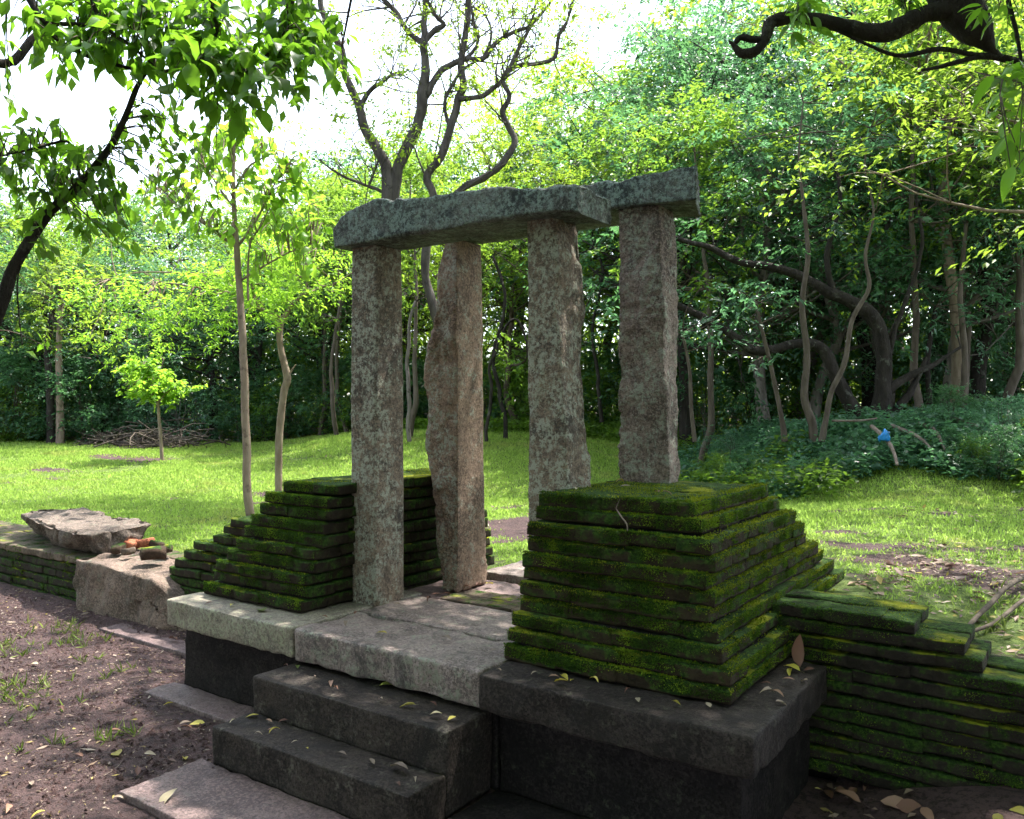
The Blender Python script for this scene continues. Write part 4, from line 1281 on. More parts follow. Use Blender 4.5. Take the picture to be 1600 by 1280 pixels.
for u_, d_, k_, h_ in ((1120, 13.6, 'shrub2', .34), (1165, 12.6, 'shrub', .3), (1205, 12.2, 'shrub2', .26), (1240, 11.7, 'shrub3', .3), (1290, 11.6, 'shrub', .24), (1330, 12.4, 'shrub3', .22), (1500, 11.4, 'shrub', .22), (1520, 11.1, 'shrub2', .25), (1560, 10.7, 'shrub', .34), (1600, 10.9, 'shrub3', .3), (1145, 14.6, 'shrub3', .4), (1490, 12.4, 'shrub', .36), (1570, 12.0, 'shrub3', .4)):
    plant(k_, u_, d_, hscale=h_ * .8, where='low on the right bank')
# trees of the grove around and behind the viewer (they close off the low sky on that side)
for x_, y_, k_, h_ in ((-6.5, -4.5, 'dark', 9), (-2.0, -6.5, 'mid', 10), (3.0, -5.5, 'dark', 9.5), (6.0, -1.0, 'dark', 9.5), (7.0, 3.5, 'mid', 9), (-10.5, -1.5, 'mid', 9), (8.5, 8.0, 'dark', 9), (-16, -2.5, 'dark', 8), (5.5, -8, 'dark', 10), (-9, -8.5, 'dark', 10), (-4.5, -3.2, 'dark', 8), (.5, -4.0, 'dark', 8.5), (4.2, -2.8, 'dark', 8), (-7.8, -2.2, 'mid', 8), (5.2, 1.6, 'dark', 8), (-1.2, -3.0, 'mid', 7.5), (2.4, -3.4, 'mid', 8)):
    plant(k_, (x_, y_), 0, htop=h_, where='standing in the grove around the path', wide=1.2)

# far wood: one uncountable mass of foliage behind the rows
rng = np.random.default_rng(77)
n = 60000
u = rng.uniform(-250, 1900, n); d = np.array([d1(q) for q in u]) + rng.uniform(15, 21, n)
P = d[:, None] * FW + ((u - 800) / F_PX * d)[:, None] * RT
vt = np.interp(u, [-200, 0, 200, 420, 540, 660, 800, 900, 980, 1060, 1180, 1400, 1800], [330, 340, 400, 390, 370, 340, 300, 230, 190, 180, 90, 40, 0])
ztop = CAM_H + (640 - vt) / F_PX * d
P[:, 2] = rng.random(n) ** 1.5 * ztop * (.85 + .25 * fbm2(P[:, 0], P[:, 1], .35, 2, 3)) + .2
mb = MB()
L = rng.uniform(.25, .5, n)
mb.leaves(P, rdir(rng, n) + np.array([0, 0, -.3]), rng.normal(size=(n, 3)) * .6 + np.array([0, 0, 1]), L, L * .55, rng.random(n), .15, .1)
tag(obj('far_wood', mb.mesh('far_wood'), M['leaf_neem']), 'far hazy green mass of the wood behind the trees', 'wood', kind='stuff')

# ------------------------------------------------------------------ named trees drawn from the photograph
def poly(pts, d, base):
    """[(u, v, r_px[, extra depth])] -> points relative to base, radii"""
    P = []; R = []
    for q in pts:
        dd = d + (q[3] if len(q) > 3 else 0)
        P.append(px(q[0], q[1], d=dd) - base); R.append(q[2] * dd / F_PX)
    return np.array(P), np.array(R)

def drawn_tree(name, u0, d, lines, mat, label, cat='tree', rough=.22, sides=9, seed=0, wob=.0, base_v=None):
    base = gd(u0, d)
    root = empty(name, base)
    tag(root, label, cat)
    tb = MB(); allP = []
    for k, ln in enumerate(lines):
        P, R = poly(ln, d, base)
        A, Rr = tb.tube(P, R, sides if R.max() > .02 else 5, max(6, 5 * len(P)), rough, seed + k, wob)
        allP.append((A, Rr))
    obj('trunk', tb.mesh('trunk', True), M[mat], root)
    return root, base, allP

def twigs_on(root, pts, n, length, mat, seed, r0=.02):
    """fine forking branchlets grown from the limbs"""
    rng = np.random.default_rng(seed)
    tb = MB(); ends = []
    for q in range(n):
        A, Rr = pts[rng.integers(len(pts))]
        i = rng.integers(int(len(A) * .3), len(A))
        p = A[i]; T = A[min(i + 1, len(A) - 1)] - A[max(i - 1, 0)]
        T /= np.linalg.norm(T) + 1e-9
        r = min(Rr[i] * .5, r0)
        L = length * rng.uniform(.5, 1.2)
        dv = T * .5 + rng.normal(size=3) * .6 + np.array([0, 0, .35]); dv /= np.linalg.norm(dv)
        m1 = p + dv * L * .45 + rng.normal(size=3) * .1 * L
        e = m1 + (dv + rng.normal(size=3) * .45) * L * .5
        B, _ = tb.tube([p, m1, e], [r, r * .6, r * .2], 4, 8)
        ends.append(e)
        for z in range(3):
            b = B[rng.integers(3, 8)]
            d2 = dv + rng.normal(size=3) * .75 + np.array([0, 0, .2])
            e2 = b + d2 * L * .4
            tb.tube([b, (b + e2) / 2 + rng.normal(size=3) * .05 * L, e2], [r * .4, r * .3, r * .12], 3, 4)
            ends.append(e2)
    o = obj('branchlets', tb.mesh('branchlets'), M[mat], root); o['kind'] = 'stuff'
    return ends

def sprays(root, centers, per, sd, leaf, mat, seed, aspect=.5, flat=.7, twig_mat=None, anchors=None, name='crown', droop=-.25):
    rng = np.random.default_rng(seed)
    C = np.asarray(centers)
    P, D, N, L, rn = fronds(rng, C, per, max(2, per // 11), sd * 1.9, sd, flat, leaf, droop * .8)
    mb = MB()
    mb.leaves(P, D, N, L, L * aspect, rn, .18, .12)
    o = obj(name, mb.mesh(name), M[mat], root)
    if anchors is not None:
        tb = MB()
        for c in C:
            q = anchors[np.argmin(((anchors - c) ** 2).sum(1))]
            tb.tube([q, (q + c) / 2 + rng.normal(size=3) * .08 * np.linalg.norm(c - q), c], [.012, .008, .003], 4, 5)
        tw = obj('twigs', tb.mesh('twigs'), M[twig_mat], root); tw['kind'] = 'stuff'
    return o

# central tree with several crooked stems behind the lintel
cl_ = [
 [(596, 745, 15), (594, 640, 13), (597, 520, 12), (603, 400, 11), (609, 300, 11), (607, 275, 10), (600, 250, 9.5), (585, 225, 9), (570, 200, 8.5), (562, 170, 8), (550, 140, 7.5), (538, 110, 7), (530, 75, 6.5), (515, 45, 6), (503, 10, 6), (494, -40, 5), (470, -110, 3)],
 [(613, 330, 9), (618, 275, 10), (628, 250, 10), (642, 220, 10), (655, 190, 9.5), (660, 150, 9.5), (662, 110, 8.5), (661, 70, 8), (664, 30, 6), (664, -30, 5), (680, -120, 3)],
 [(562, 170, 6), (580, 140, 4.5), (600, 122, 3.5), (620, 112, 2)],
 [(661, 68, 6), (640, 50, 5), (625, 25, 4.5), (595, -5, 4), (570, -60, 3)],
 [(663, 66, 6), (680, 45, 5.5), (692, 36, 4.5), (676, 20, 4), (668, -15, 3.5), (690, -80, 2)],
 [(660, 158, 7), (675, 130, 6.5), (700, 108, 6), (725, 92, 5.5), (755, 90, 5), (770, 75, 4.5), (800, 55, 4), (830, 40, 3.2), (862, 8, 2.4), (880, -40, 1.6)],
 [(700, 745, 12), (700, 640, 10), (690, 520, 9), (664, 440, 8.5), (670, 350, 8), (676, 305, 7.5), (668, 275, 8), (690, 243, 8), (705, 205, 8), (712, 160, 8), (725, 135, 7.5), (722, 100, 7), (727, 60, 6.5), (731, 0, 6), (736, -60, 4)],
 [(715, 155, 5), (735, 153, 5), (755, 150, 5), (772, 138, 4.5), (787, 122, 4.5), (800, 92, 4), (815, 62, 3.2), (832, 28, 2.4), (838, -30, 1.5)],
 [(727, 92, 4), (742, 70, 3.2), (745, 40, 3), (738, 10, 2.4)],
 [(690, 330, 8), (722, 297, 7.5), (757, 280, 7), (790, 248, 7), (804, 220, 6.5), (791, 192, 6), (785, 172, 5.5), (795, 150, 5), (788, 127, 4.5), (802, 110, 4.5), (832, 99, 4.2), (868, 86, 4), (872, 52, 3.4), (890, 22, 2.5), (900, -30, 1.5)],
 [(600, 300, 4), (575, 292, 3.2), (545, 280, 2.6), (518, 264, 1.8), (505, 255, 1)],
 [(575, 292, 3), (583, 270, 2), (590, 240, 1.3)],
 [(755, 90, 3), (768, 60, 2.4), (760, 30, 2), (725, 8, 1.6)],
 [(705, 205, 4), (698, 165, 3.4), (715, 120, 3), (742, 100, 2.5)],
]
cl_ = [[(q[0], q[1], q[2] * (.8 if q[2] < 9 else .88)) for q in ln] for ln in cl_]
ctree, cbase, cpts = drawn_tree('crooked_tree', 640, 13.2, cl_, 'bark_stem', 'tall sparse tree with several crooked grey stems rising behind the lintel', rough=.25, seed=40, wob=.06)
cends = twigs_on(ctree, cpts[1:], 150, 1.1, 'bark_stem', 41)
rng = np.random.default_rng(5)
cen = [cends[q] for q in rng.permutation(len(cends))[:330]]
sprays(ctree, cen, 26, .16, .08, 'leaf_neem', 53, .4, .8, None, None, 'leaf_tufts')
cen = []
anch = np.concatenate([p[0] for p in cpts])
for (u, v, su, sv, k) in ((610, 80, 22, 50, 9), (640, 170, 30, 50, 7), (600, 120, 30, 60, 8), (720, 190, 40, 50, 8), (780, 70, 50, 40, 12), (850, 30, 40, 30, 14), (830, 80, 40, 40, 6), (560, 270, 30, 30, 5), (540, 200, 25, 40, 4), (700, 30, 40, 30, 6), (560, 20, 40, 30, 5), (640, 240, 30, 25, 6), (880, 50, 25, 40, 7)):
    for q in range(k):
        cen.append(px(u + rng.normal() * su, v + rng.normal() * sv, d=13.2 + rng.normal() * .7) - cbase)
sprays(ctree, cen, 22, .2, .08, 'leaf_neem', 51, .42, .8, 'bark_grey', anch)
# upper crown, above the frame
cen = []
for q in range(26):
    cen.append(px(rng.normal(930, 110), -140 - abs(rng.normal()) * 120, d=12.4 + rng.normal() * 1.6) - cbase)
sprays(ctree, cen, 60, .4, .12, 'leaf_neem', 52, .42, .8, 'bark_grey', anch, 'upper_crown')

# twisted dark tree on the right bank
rt_ = [
 [(1366, 700, 26), (1372, 655, 19), (1378, 620, 16), (1382, 576, 14), (1376, 525, 13), (1362, 494, 12.5), (1339, 478, 12), (1304, 459, 11), (1269, 440, 9), (1215, 420, 8), (1160, 410, 7), (1110, 388, 6), (1060, 372, 4.5), (990, 350, 3)],
 [(1345, 700, 22), (1338, 650, 15), (1322, 619, 13), (1302, 584, 12), (1289, 550, 11), (1268, 535, 10), (1237, 539, 9.5), (1206, 546, 9), (1177, 546, 9), (1155, 530, 8.5), (1128, 513, 8), (1089, 490, 7), (1050, 472, 6), (1000, 440, 4)],
 [(1385, 612, 11), (1413, 591, 8), (1444, 576, 6), (1470, 562, 4), (1500, 545, 2.5)],
 [(1360, 690, 10), (1400, 640, 8), (1430, 600, 6), (1450, 560, 4)],
 [(1382, 576, 7), (1395, 520, 5), (1420, 460, 4), (1440, 380, 3), (1430, 300, 2)],
 [(1304, 459, 6), (1290, 400, 5), (1310, 320, 4), (1300, 240, 2.5)],
]
rt_ = [[(q[0], q[1], q[2] * .84) for q in ln] for ln in rt_]
rtree, rbase, rpts = drawn_tree('twisted_tree', 1352, 13.6, rt_, 'bark_dark', 'dark twisted tree with thick looping limbs on the right bank', rough=.25, sides=10, seed=60, wob=.05)
cen = [px(rng.normal(1240, 150), rng.normal(370, 70), d=14.2 + rng.normal() * .9) - rbase for q in range(46)]
sprays(rtree, cen, 60, .3, .12, 'leaf_dark', 61, .5, .6, 'bark_dark', np.concatenate([p[0] for p in rpts]))
thin = [
 ([(1272, 690, 8), (1268, 656, 6.5), (1257, 619, 6), (1261, 556, 5.5), (1253, 478, 4.6), (1262, 400, 3.8), (1255, 320, 2.8), (1248, 240, 1.8), (1256, 160, .8)], 12.9, 'straight pale thin tree in front of the twisted tree'),
 ([(1284, 690, 6), (1290, 660, 4.5), (1300, 611, 4.5), (1320, 568, 4), (1331, 502, 3.6), (1357, 451, 3.4), (1352, 400, 2.6), (1365, 330, 1.8), (1352, 260, 1.2), (1360, 200, .6)], 12.6, 'leaning pale thin tree crossing the twisted trunk'),
 ([(1226, 690, 5), (1222, 654, 4), (1206, 576, 3.5), (1194, 529, 3), (1180, 470, 2)], 13.0, 'thin leaning stem left of the straight pale tree'),
 ([(1086, 690, 4), (1080, 630, 3), (1076, 570, 2.6), (1066, 520, 2)], 13.4, 'thin pale stem right beside the rear right pillar'),
 ([(1440, 690, 6), (1452, 640, 5), (1450, 560, 4), (1462, 480, 3)], 14.5, 'thin dark stem right of the twisted tree'),
 ([(1512, 720, 7), (1505, 650, 6), (1508, 560, 5), (1500, 460, 4), (1510, 350, 3)], 14.0, 'grey upright stem near the right edge of the bank'),
]
for k, (ln, d, lab) in enumerate(thin):
    r_, b_, p_ = drawn_tree('thin_tree', ln[0][0], d, [ln], 'bark_mid' if k not in (4,) else 'bark_dark', lab, seed=80 + k, sides=7, wob=.012)
    cen = [p_[0][0][-1] + rng.normal(size=3) * np.array([.5, .5, .4]) for q in range(9)]
    sprays(r_, cen, 40, .28, .12, 'leaf_blue', 90 + k, .45, .6, 'bark_brown', p_[0][0])

# large old tree off to the right whose limb reaches into the top right corner
ob = np.array([4.6, 5.6, float(terrain(4.6, 5.6))])
old = empty('old_tree', ob)
tag(old, 'thick gnarled overhanging limb and leaves of the tree at the top right', 'tree')
tb = MB()
def P5(u, v, d=5.0): return px(u, v, d=d) - ob
trunk = [np.array([0, 0, -.2]), np.array([-.1, .0, 1.2]), np.array([-.3, -.1, 2.6]), np.array([-.6, -.2, 3.8]), np.array([-1.0, .1, 5.0]), np.array([-1.8, .6, 6.2])]
T_, _ = tb.tube(trunk, [.36, .30, .27, .25, .2, .12], 12, 26, .2, 3, .05)
tb.tube([trunk[3], P5(1700, -110, 4.6), P5(1560, -70, 4.9), P5(1490, -30), P5(1505, 12), P5(1528, 45), P5(1540, 62), P5(1552, 78), P5(1572, 96)], [.17, .15, .14, .125, .12, .105, .055, .024, .010], 11, 44, .35, 5, .03)
tb.tube([P5(1500, -15), P5(1470, 18), P5(1440, 25), P5(1405, 42), P5(1375, 52), P5(1345, 46), P5(1315, 38), P5(1290, 33), P5(1260, 28), P5(1225, 30), P5(1204, 38), P5(1198, 60), P5(1184, 80), P5(1163, 85), P5(1152, 74), P5(1143, 66)],
        [.085, .062, .058, .056, .062, .05, .046, .042, .036, .036, .034, .034, .034, .03, .016, .005], 9, 56, .4, 6, .03)
tb.tube([P5(1198, 62), P5(1175, 62), P5(1158, 58), P5(1150, 66)], [.02, .022, .02, .015], 7, 10, .3, 7)
tb.tube([P5(1300, 45), P5(1350, 70), P5(1410, 90), P5(1470, 76), P5(1520, 86), P5(1570, 92), P5(1620, 110)], [.006, .010, .013, .015, .015, .018, .02], 6, 26, .15, 8, .02)
tb.tube([P5(1440, 110), P5(1490, 96), P5(1540, 88), P5(1600, 98)], [.008, .014, .016, .016], 6, 14, .15, 9, .02)
tb.tube([P5(1575, 0, 4), P5(1590, 60, 4), P5(1600, 130, 4)], [.012, .01, .006], 5, 8)
# limbs of the crown overhead
rng = np.random.default_rng(15)
tipsO = []
for (x_, y_, z_) in ((-2.2, 7.4, 6.6), (-.6, 8.2, 6.9), (-3.6, 7.0, 7.0), (.6, 6.8, 6.4), (-1.6, 6.2, 6.2), (-4.6, 8.0, 7.6), (1.5, 9.0, 7.2), (2.8, 3.5, 6.0), (1.0, 4.6, 5.6), (3.5, 8.0, 6.5), (-2.6, 9.4, 8.0), (-.2, 5.2, 5.6), (-3.2, 5.8, 6.2), (-3.9, 6.6, 6.8), (-1.1, 5.6, 5.9), (-2.4, 4.9, 5.5), (-4.3, 5.4, 6.3), (-2.9, 6.6, 6.6), (.4, 4.0, 5.0), (1.6, 5.6, 5.6), (-1.8, 4.0, 5.2), (-.6, 1.6, 5.0), (1.2, .4, 5.0), (-2.2, .4, 5.4), (-.6, -1.4, 5.4), (2.4, 2.0, 5.0), (-3.4, 1.6, 5.8)):
    e = np.array([x_, y_, z_]) - ob
    s_ = T_[18 + rng.integers(0, 7)]
    m1 = s_ * .6 + e * .4 + np.array([0, 0, .5]) + rng.normal(size=3) * .2
    B, _ = tb.tube([s_, m1, e], [.11, .07, .02], 7, 16, .2, 20, .1)
    tipsO += [e] + [B[j] for j in (9, 11, 13)]
obj('trunk', tb.mesh('trunk', True), M['bark_dark'], old)
cen = []
for e in tipsO:
    for q in range(4):
        c = e + rng.normal(size=3) * np.array([.75, .75, .4])
        w = c + ob
        dd = w @ FW; 
        lim = CAM_H + (640 + 30) / F_PX * dd + .25
        if dd > 1 and w[2] < lim: c[2] += lim - w[2]
        cen.append(c)
sprays(old, cen, 80, .38, .125, 'leaf_mid', 71, .48, .6, 'bark_dark', np.concatenate([np.array(tipsO), T_]))

LEAFG = [leaf_mesh('leaf', 1, .54, .28, .20, s, .06, .6) for s in (21, 22, 23)]
LEAFL = [leaf_mesh('leaf', 1, .34, .25, .12, s, .02, 1.0) for s in (24, 25)]
_lm = {}
def leaf_obj(protos, mat, parent, p, D, N, L, rng):
    k = (id(protos), int(rng.integers(len(protos))), mat)
    if k not in _lm:
        _lm[k] = protos[k[1]].copy(); _lm[k].materials.clear(); _lm[k].materials.append(M[mat])
    D = Vector(D).normalized(); N = Vector(N)
    S = N.cross(D).normalized(); N = D.cross(S)
    o = bpy.data.objects.new('leaf', _lm[k]); COL.objects.link(o); o.parent = parent
    R = Matrix((D, S, N)).transposed()
    o.location = [float(q) for q in p]; o.rotation_euler = R.to_euler(); o.scale = (L, L, L)
    return o
def leafy(root, base, groups, anch, d, L, mat, protos, seed, per=6, cap=300, twig_mat='bark_brown', droop=-.5, spread=.9):
    """twigs with single leaves; the largest are objects, the rest one mesh"""
    rng = np.random.default_rng(seed)
    tb = MB(); leaves = []
    for (u, v, ru, rv, k, dj, sz) in groups:
        for q in range(k):
            th = rng.uniform(0, 6.28); rr = math.sqrt(rng.random())
            c = px(u + math.cos(th) * rr * ru, v + math.sin(th) * rr * rv, d=d + dj + rng.normal() * .12 * d * .3) - base
            a_ = anch[np.argmin(((anch - c) ** 2).sum(1))]
            A, _ = tb.tube([a_, a_ * .5 + c * .5 + rng.normal(size=3) * .1 * np.linalg.norm(c - a_) + np.array([0, 0, .06 * d * .3]), c], [.0022 * d * .45, .0016 * d * .45, .0008 * d * .45], 4, 7)
            ax = (A[-1] - A[-2]); ax /= np.linalg.norm(ax) + 1e-9
            for z in range(per):
                p = A[rng.integers(3, 7)] + rng.normal(size=3) * .02
                D = ax * .6 + rng.normal(size=3) * spread * .8 + np.array([0, 0, droop])
                N = rng.normal(size=3) * .45 + np.array([0, 0, 1.0])
                leaves.append((p, D, N, L * sz * rng.uniform(.5, 1.3)))
    tw = obj('twigs', tb.mesh('twigs'), M[twig_mat], root); tw['kind'] = 'stuff'
    vis = []
    for i, (p, D, N, l_) in enumerate(leaves):
        w = p + base - CAM
        dd = w @ FW; uu = 800 + F_PX * (w @ RT) / dd; vv = 640 - F_PX * w[2] / dd
        inn = -20 < uu < 1620 and -20 < vv < 1300
        vis.append((-(l_ / dd) if inn else 0, i))
    order = [i for _, i in sorted(vis)]
    for i in order[:cap]:
        leaf_obj(protos, mat, root, *leaves[i], rng)
    rest = order[cap:]
    if rest:
        mb = MB()
        P = np.array([leaves[i][0] for i in rest]); D = np.array([leaves[i][1] for i in rest]); N = np.array([leaves[i][2] for i in rest]); l_ = np.array([leaves[i][3] for i in rest])
        mb.leaves(P, D, N, l_, l_ * .5, rng.random(len(rest)), .15, .1)
        o = obj('foliage', mb.mesh('foliage'), M[mat], root); o['kind'] = 'stuff'

leafy(old, ob, [(1248, 40, 32, 32, 10, 0, 1.0), (1262, 12, 25, 18, 4, 0, 1), (1590, 150, 20, 90, 7, -1.6, 1.0), (1585, 240, 14, 35, 4, -1.8, 1.1), (1560, 30, 40, 25, 6, -.8, .9), (1420, 8, 60, 14, 6, 0, .9)],
      np.array([P5(1250, 25), P5(1600, 130, 4), P5(1575, 0, 4), P5(1420, 30)]), 5.0, .115, 'leaf_fore', LEAFL, 81, 6)

# foreground tree at the left whose bough arches over the top left
d0_ = 3.4
fb = np.array([-4.9, 1.05, 0]); fb[2] = float(terrain(fb[0], fb[1]))
fore = empty('overhanging_tree', fb)
tag(fore, 'broad-leaved tree at the left edge, its thin bough arching over the top left', 'tree')
tb = MB()
def PF(u, v, d=d0_): return px(u, v, d=d) - fb
ftr = [np.zeros(3), np.array([.05, 0, .5]), PF(-120, 700, 3.45), PF(-50, 590), PF(0, 478), PF(12, 440), PF(25, 408), PF(75, 333), PF(112, 300), PF(140, 268), PF(170, 232), PF(195, 185), PF(216, 132), PF(235, 105)]
A1, _ = tb.tube(ftr, [.05, .045, .036, .032, .027, .025, .023, .020, .018, .0165, .015, .0125, .010, .006], 9, 56, .12, 3, .008)
A2, _ = tb.tube([PF(-140, 60, 3.5), PF(-40, 0, 3.5), PF(30, -20, 3.5), PF(62, 25, 3.4), PF(75, 36), PF(120, 38), PF(170, 42), PF(220, 47), PF(268, 66)], [.03, .03, .026, .010, .010, .009, .008, .007, .004], 7, 30, .1, 4, .006)
A3, _ = tb.tube([PF(62, 26), PF(90, 62), PF(135, 88), PF(190, 104), PF(235, 112), PF(290, 108), PF(340, 112)], [.010, .010, .009, .008, .008, .006, .003], 6, 24, .1, 5, .006)
A4, _ = tb.tube([PF(-140, 60, 3.5), PF(0, 100, 3.8), PF(50, 60, 3.9), PF(90, 10, 4.0), PF(130, -30, 4.0)], [.024, .022, .02, .018, .016], 7, 20, .1, 6, .02)
A5, _ = tb.tube([PF(130, -60, 3.3), PF(155, 30, 3.3), PF(200, 70, 3.3), PF(240, 105, 3.3)], [.012, .008, .006, .004], 6, 14, .1, 7, .01)
A6, _ = tb.tube([PF(325, -60, 3.2), PF(333, 20, 3.2), PF(341, 45, 3.2), PF(330, 85, 3.2), PF(352, 120, 3.2)], [.012, .008, .007, .006, .003], 6, 14, .1, 8, .01)
A7, _ = tb.tube([PF(125, 282), PF(108, 222), PF(60, 230), PF(0, 244)], [.006, .006, .005, .003], 5, 12, .1, 9, .01)
A8, _ = tb.tube([PF(470, -60, 3.3), PF(450, 40, 3.3), PF(420, 85, 3.3), PF(380, 110, 3.3)], [.01, .007, .005, .003], 5, 14, .1, 10, .01)
A9, _ = tb.tube([PF(50, 372), PF(26, 430), PF(28, 490), PF(34, 540)], [.003, .003, .0025, .002], 4, 10, .1, 10, .01)
A10, _ = tb.tube([PF(560, -60, 3.6), PF(540, 40, 3.6), PF(530, 90, 3.6)], [.008, .005, .003], 5, 10, .1, 12, .01)
obj('trunk', tb.mesh('trunk', True), M['bark_dark'], fore)
anch = np.concatenate([A1[16:], A2[8:], A3, A5, A6, A7, A8, A10])
leafy(fore, fb, [(290, 40, 240, 70, 85, 0, .95), (390, 115, 130, 65, 42, -.2, 1.05), (150, 65, 120, 65, 34, 0, .9), (45, 265, 105, 65, 40, 0, .75), (110, 340, 115, 65, 26, 0, .75), (215, 255, 130, 85, 34, .1, .7), (330, 200, 80, 40, 12, .2, .8), (520, 105, 28, 34, 5, .2, .8), (5, 25, 20, 25, 2, 0, .8), (20, 155, 25, 25, 2, .2, .8), (440, 60, 60, 55, 14, -.1, .9), (70, 555, 22, 22, 1, 0, .6)],
      anch, d0_, .092, 'leaf_fore', LEAFG, 91, 8)

# tall slender sapling with broad bright leaves
dS = 10.6
sl = [[(392, 812, 7), (386, 760, 6.8), (384, 650, 6.4), (380, 560, 6.2), (376, 470, 5.6), (371, 400, 5), (366, 330, 3.8), (365, 280, 3), (366, 225, 1.8), (360, 190, 1)],
      [(372, 388, 3), (340, 365, 2.6), (305, 340, 2.2), (278, 322, 1.6), (250, 300, 1)], [(372, 385, 2.4), (400, 345, 2), (420, 305, 1.6), (440, 270, 1)], [(370, 330, 2), (340, 290, 1.6), (315, 250, 1)], [(374, 440, 2), (405, 420, 1.6), (450, 395, 1.2), (490, 380, .8)],
      [(366, 300, 2), (390, 260, 1.6), (425, 240, 1)], [(388, 470, 1.8), (388, 420, 1.8), (392, 380, 1.5), (410, 350, 1)]]
sap, sb, sp_ = drawn_tree('sapling', 392, dS, sl, 'bark_pale', 'tall slender sapling with broad bright leaves, nearest on the lawn', rough=.12, sides=8, seed=100, wob=.01)
leafy(sap, sb, [(375, 290, 125, 85, 75, 0, .9), (460, 340, 60, 55, 20, 0, .9), (330, 220, 80, 45, 16, 0, .9), (450, 400, 65, 45, 18, 0, .9), (280, 340, 70, 40, 16, 0, .9)], np.concatenate([p[0] for p in sp_]), dS, .185, 'leaf_sap', LEAFG, 101, 6, twig_mat='bark_pale')

# second sapling: pink-brown knotty stem, feathery foliage in flat layers
dB = 13.4
bl = [[(436, 775, 6.5), (435, 730, 6), (438, 660, 5.8), (444, 610, 6), (449, 590, 6.2), (440, 550, 5), (437, 520, 5), (441, 497, 5)],
      [(441, 499, 4), (425, 490, 3.2), (405, 482, 2.6), (385, 472, 2), (350, 455, 1.6), (300, 448, 1.3), (240, 440, 1)], [(441, 499, 4), (455, 478, 3.2), (470, 462, 2.4), (480, 440, 1.8), (478, 410, 1.2)],
      [(405, 482, 2), (394, 440, 1.6), (420, 410, 1.2), (450, 400, .9)], [(385, 472, 2), (340, 432, 1.6), (290, 428, 1.3), (220, 425, 1), (170, 436, .7)], [(470, 462, 1.6), (500, 450, 1.2), (530, 440, .8)], [(449, 592, 2), (456, 578, 1.5), (462, 570, .8)]]
sap2, sb2, sp2 = drawn_tree('sapling', 436, dB, bl, 'bark_pale', 'knotty sapling with feathery yellow green foliage beside the slender one', rough=.16, sides=8, seed=110, wob=.01)
rng = np.random.default_rng(33)
anch2 = np.concatenate([p[0] for p in sp2[1:]])
cen = [px(rng.normal(430, 62), rng.normal(428, 36), d=dB + rng.normal() * .7) - sb2 for q in range(60)] + [px(rng.uniform(120, 400), rng.normal(470, 34), d=dB + rng.normal() * .6) - sb2 for q in range(46)]
sprays(sap2, cen, 80, .27, .10, 'leaf_sap', 111, .34, .35, 'bark_pale', anch2)

# small round young tree out on the lawn
dY = 19.5
yt_, yb, yp = drawn_tree('young_tree', 252, dY, [[(253, 732, 3.2), (252, 700, 2.8), (249, 660, 2.6), (246, 625, 2.3), (238, 590, 1.6), (230, 565, 1)], [(246, 630, 1.6), (262, 612, 1.2), (278, 606, .8)], [(246, 620, 1.5), (225, 605, 1.2), (205, 600, .7)], [(240, 600, 1.3), (250, 580, 1), (256, 562, .7)]],
                         'bark_pale', 'small young tree with a round bright crown alone on the lawn', rough=.1, sides=7, seed=120)
cen = [px(rng.normal(232, 19), rng.normal(592, 19), d=dY + rng.normal() * .35) - yb for q in range(64)] + [px(rng.normal(276, 9), rng.normal(610, 6), d=dY + rng.normal() * .2) - yb for q in range(9)]
sprays(yt_, cen, 34, .13, .13, 'leaf_sap', 121, .62, .8, 'bark_pale', np.concatenate([p[0] for p in yp]))

# two old trunks at the far left of the clearing
for k, (ln, mt, lab) in enumerate([([(80, 705, 7), (79, 660, 6), (78, 600, 5.5), (74, 540, 5), (85, 470, 4)], 'bark_dark', 'dark short trunk at the far left of the clearing'), ([(94, 708, 7), (94, 660, 6), (93, 600, 5), (92, 540, 4.5), (96, 470, 3.5)], 'bark_pale', 'pale trunk beside the dark one at the far left')]):
    r_, b_, p_ = drawn_tree('edge_tree', ln[0][0], 24.5, [ln], mt, lab, seed=130 + k, sides=8)
    cen = [px(rng.normal(100, 60), rng.normal(440, 45), d=24 + rng.normal()) - b_ for q in range(26)]
    sprays(r_, cen, 50, .4, .16, 'leaf_yellow', 132 + k, .45, .5, 'bark_brown', p_[0][0])

# bent bare stems and vines seen between the pillars
vin = [([(600 + 160, 690, 3), (765, 600, 2.5), (775, 540, 2.2), (800, 500, 2), (820, 520, 1.8), (835, 570, 1.5)], 'dark bent vine looping between the middle pillars'),
       ([(640, 690, 3.5), (636, 600, 3), (640, 520, 2.5), (650, 470, 2)], 'thin grey stem seen between the two left pillars'),
       ([(940, 660, 3.5), (936, 600, 3), (925, 520, 2.5), (940, 430, 2.5), (925, 370, 2)], 'dark stem seen between the two right pillars'),
       ([(790, 690, 4), (785, 620, 3.2), (770, 560, 3), (790, 470, 2.6), (770, 400, 2)], 'crooked dark stem seen right of the rear left pillar')]
for k, (ln, lab) in enumerate(vin):
    r_, b_, p_ = drawn_tree('thin_tree', ln[0][0], 18.5 + k * .4, [ln], 'bark_dark' if k != 1 else 'bark_grey', lab, seed=140 + k, sides=6, wob=.08)
    cen = [p_[0][0][-1] + rng.normal(size=3) * np.array([.5, .5, .4]) for q in range(6)]
    sprays(r_, cen, 30, .25, .12, 'leaf_mid', 145 + k, .45, .7, 'bark_dark', p_[0][0])

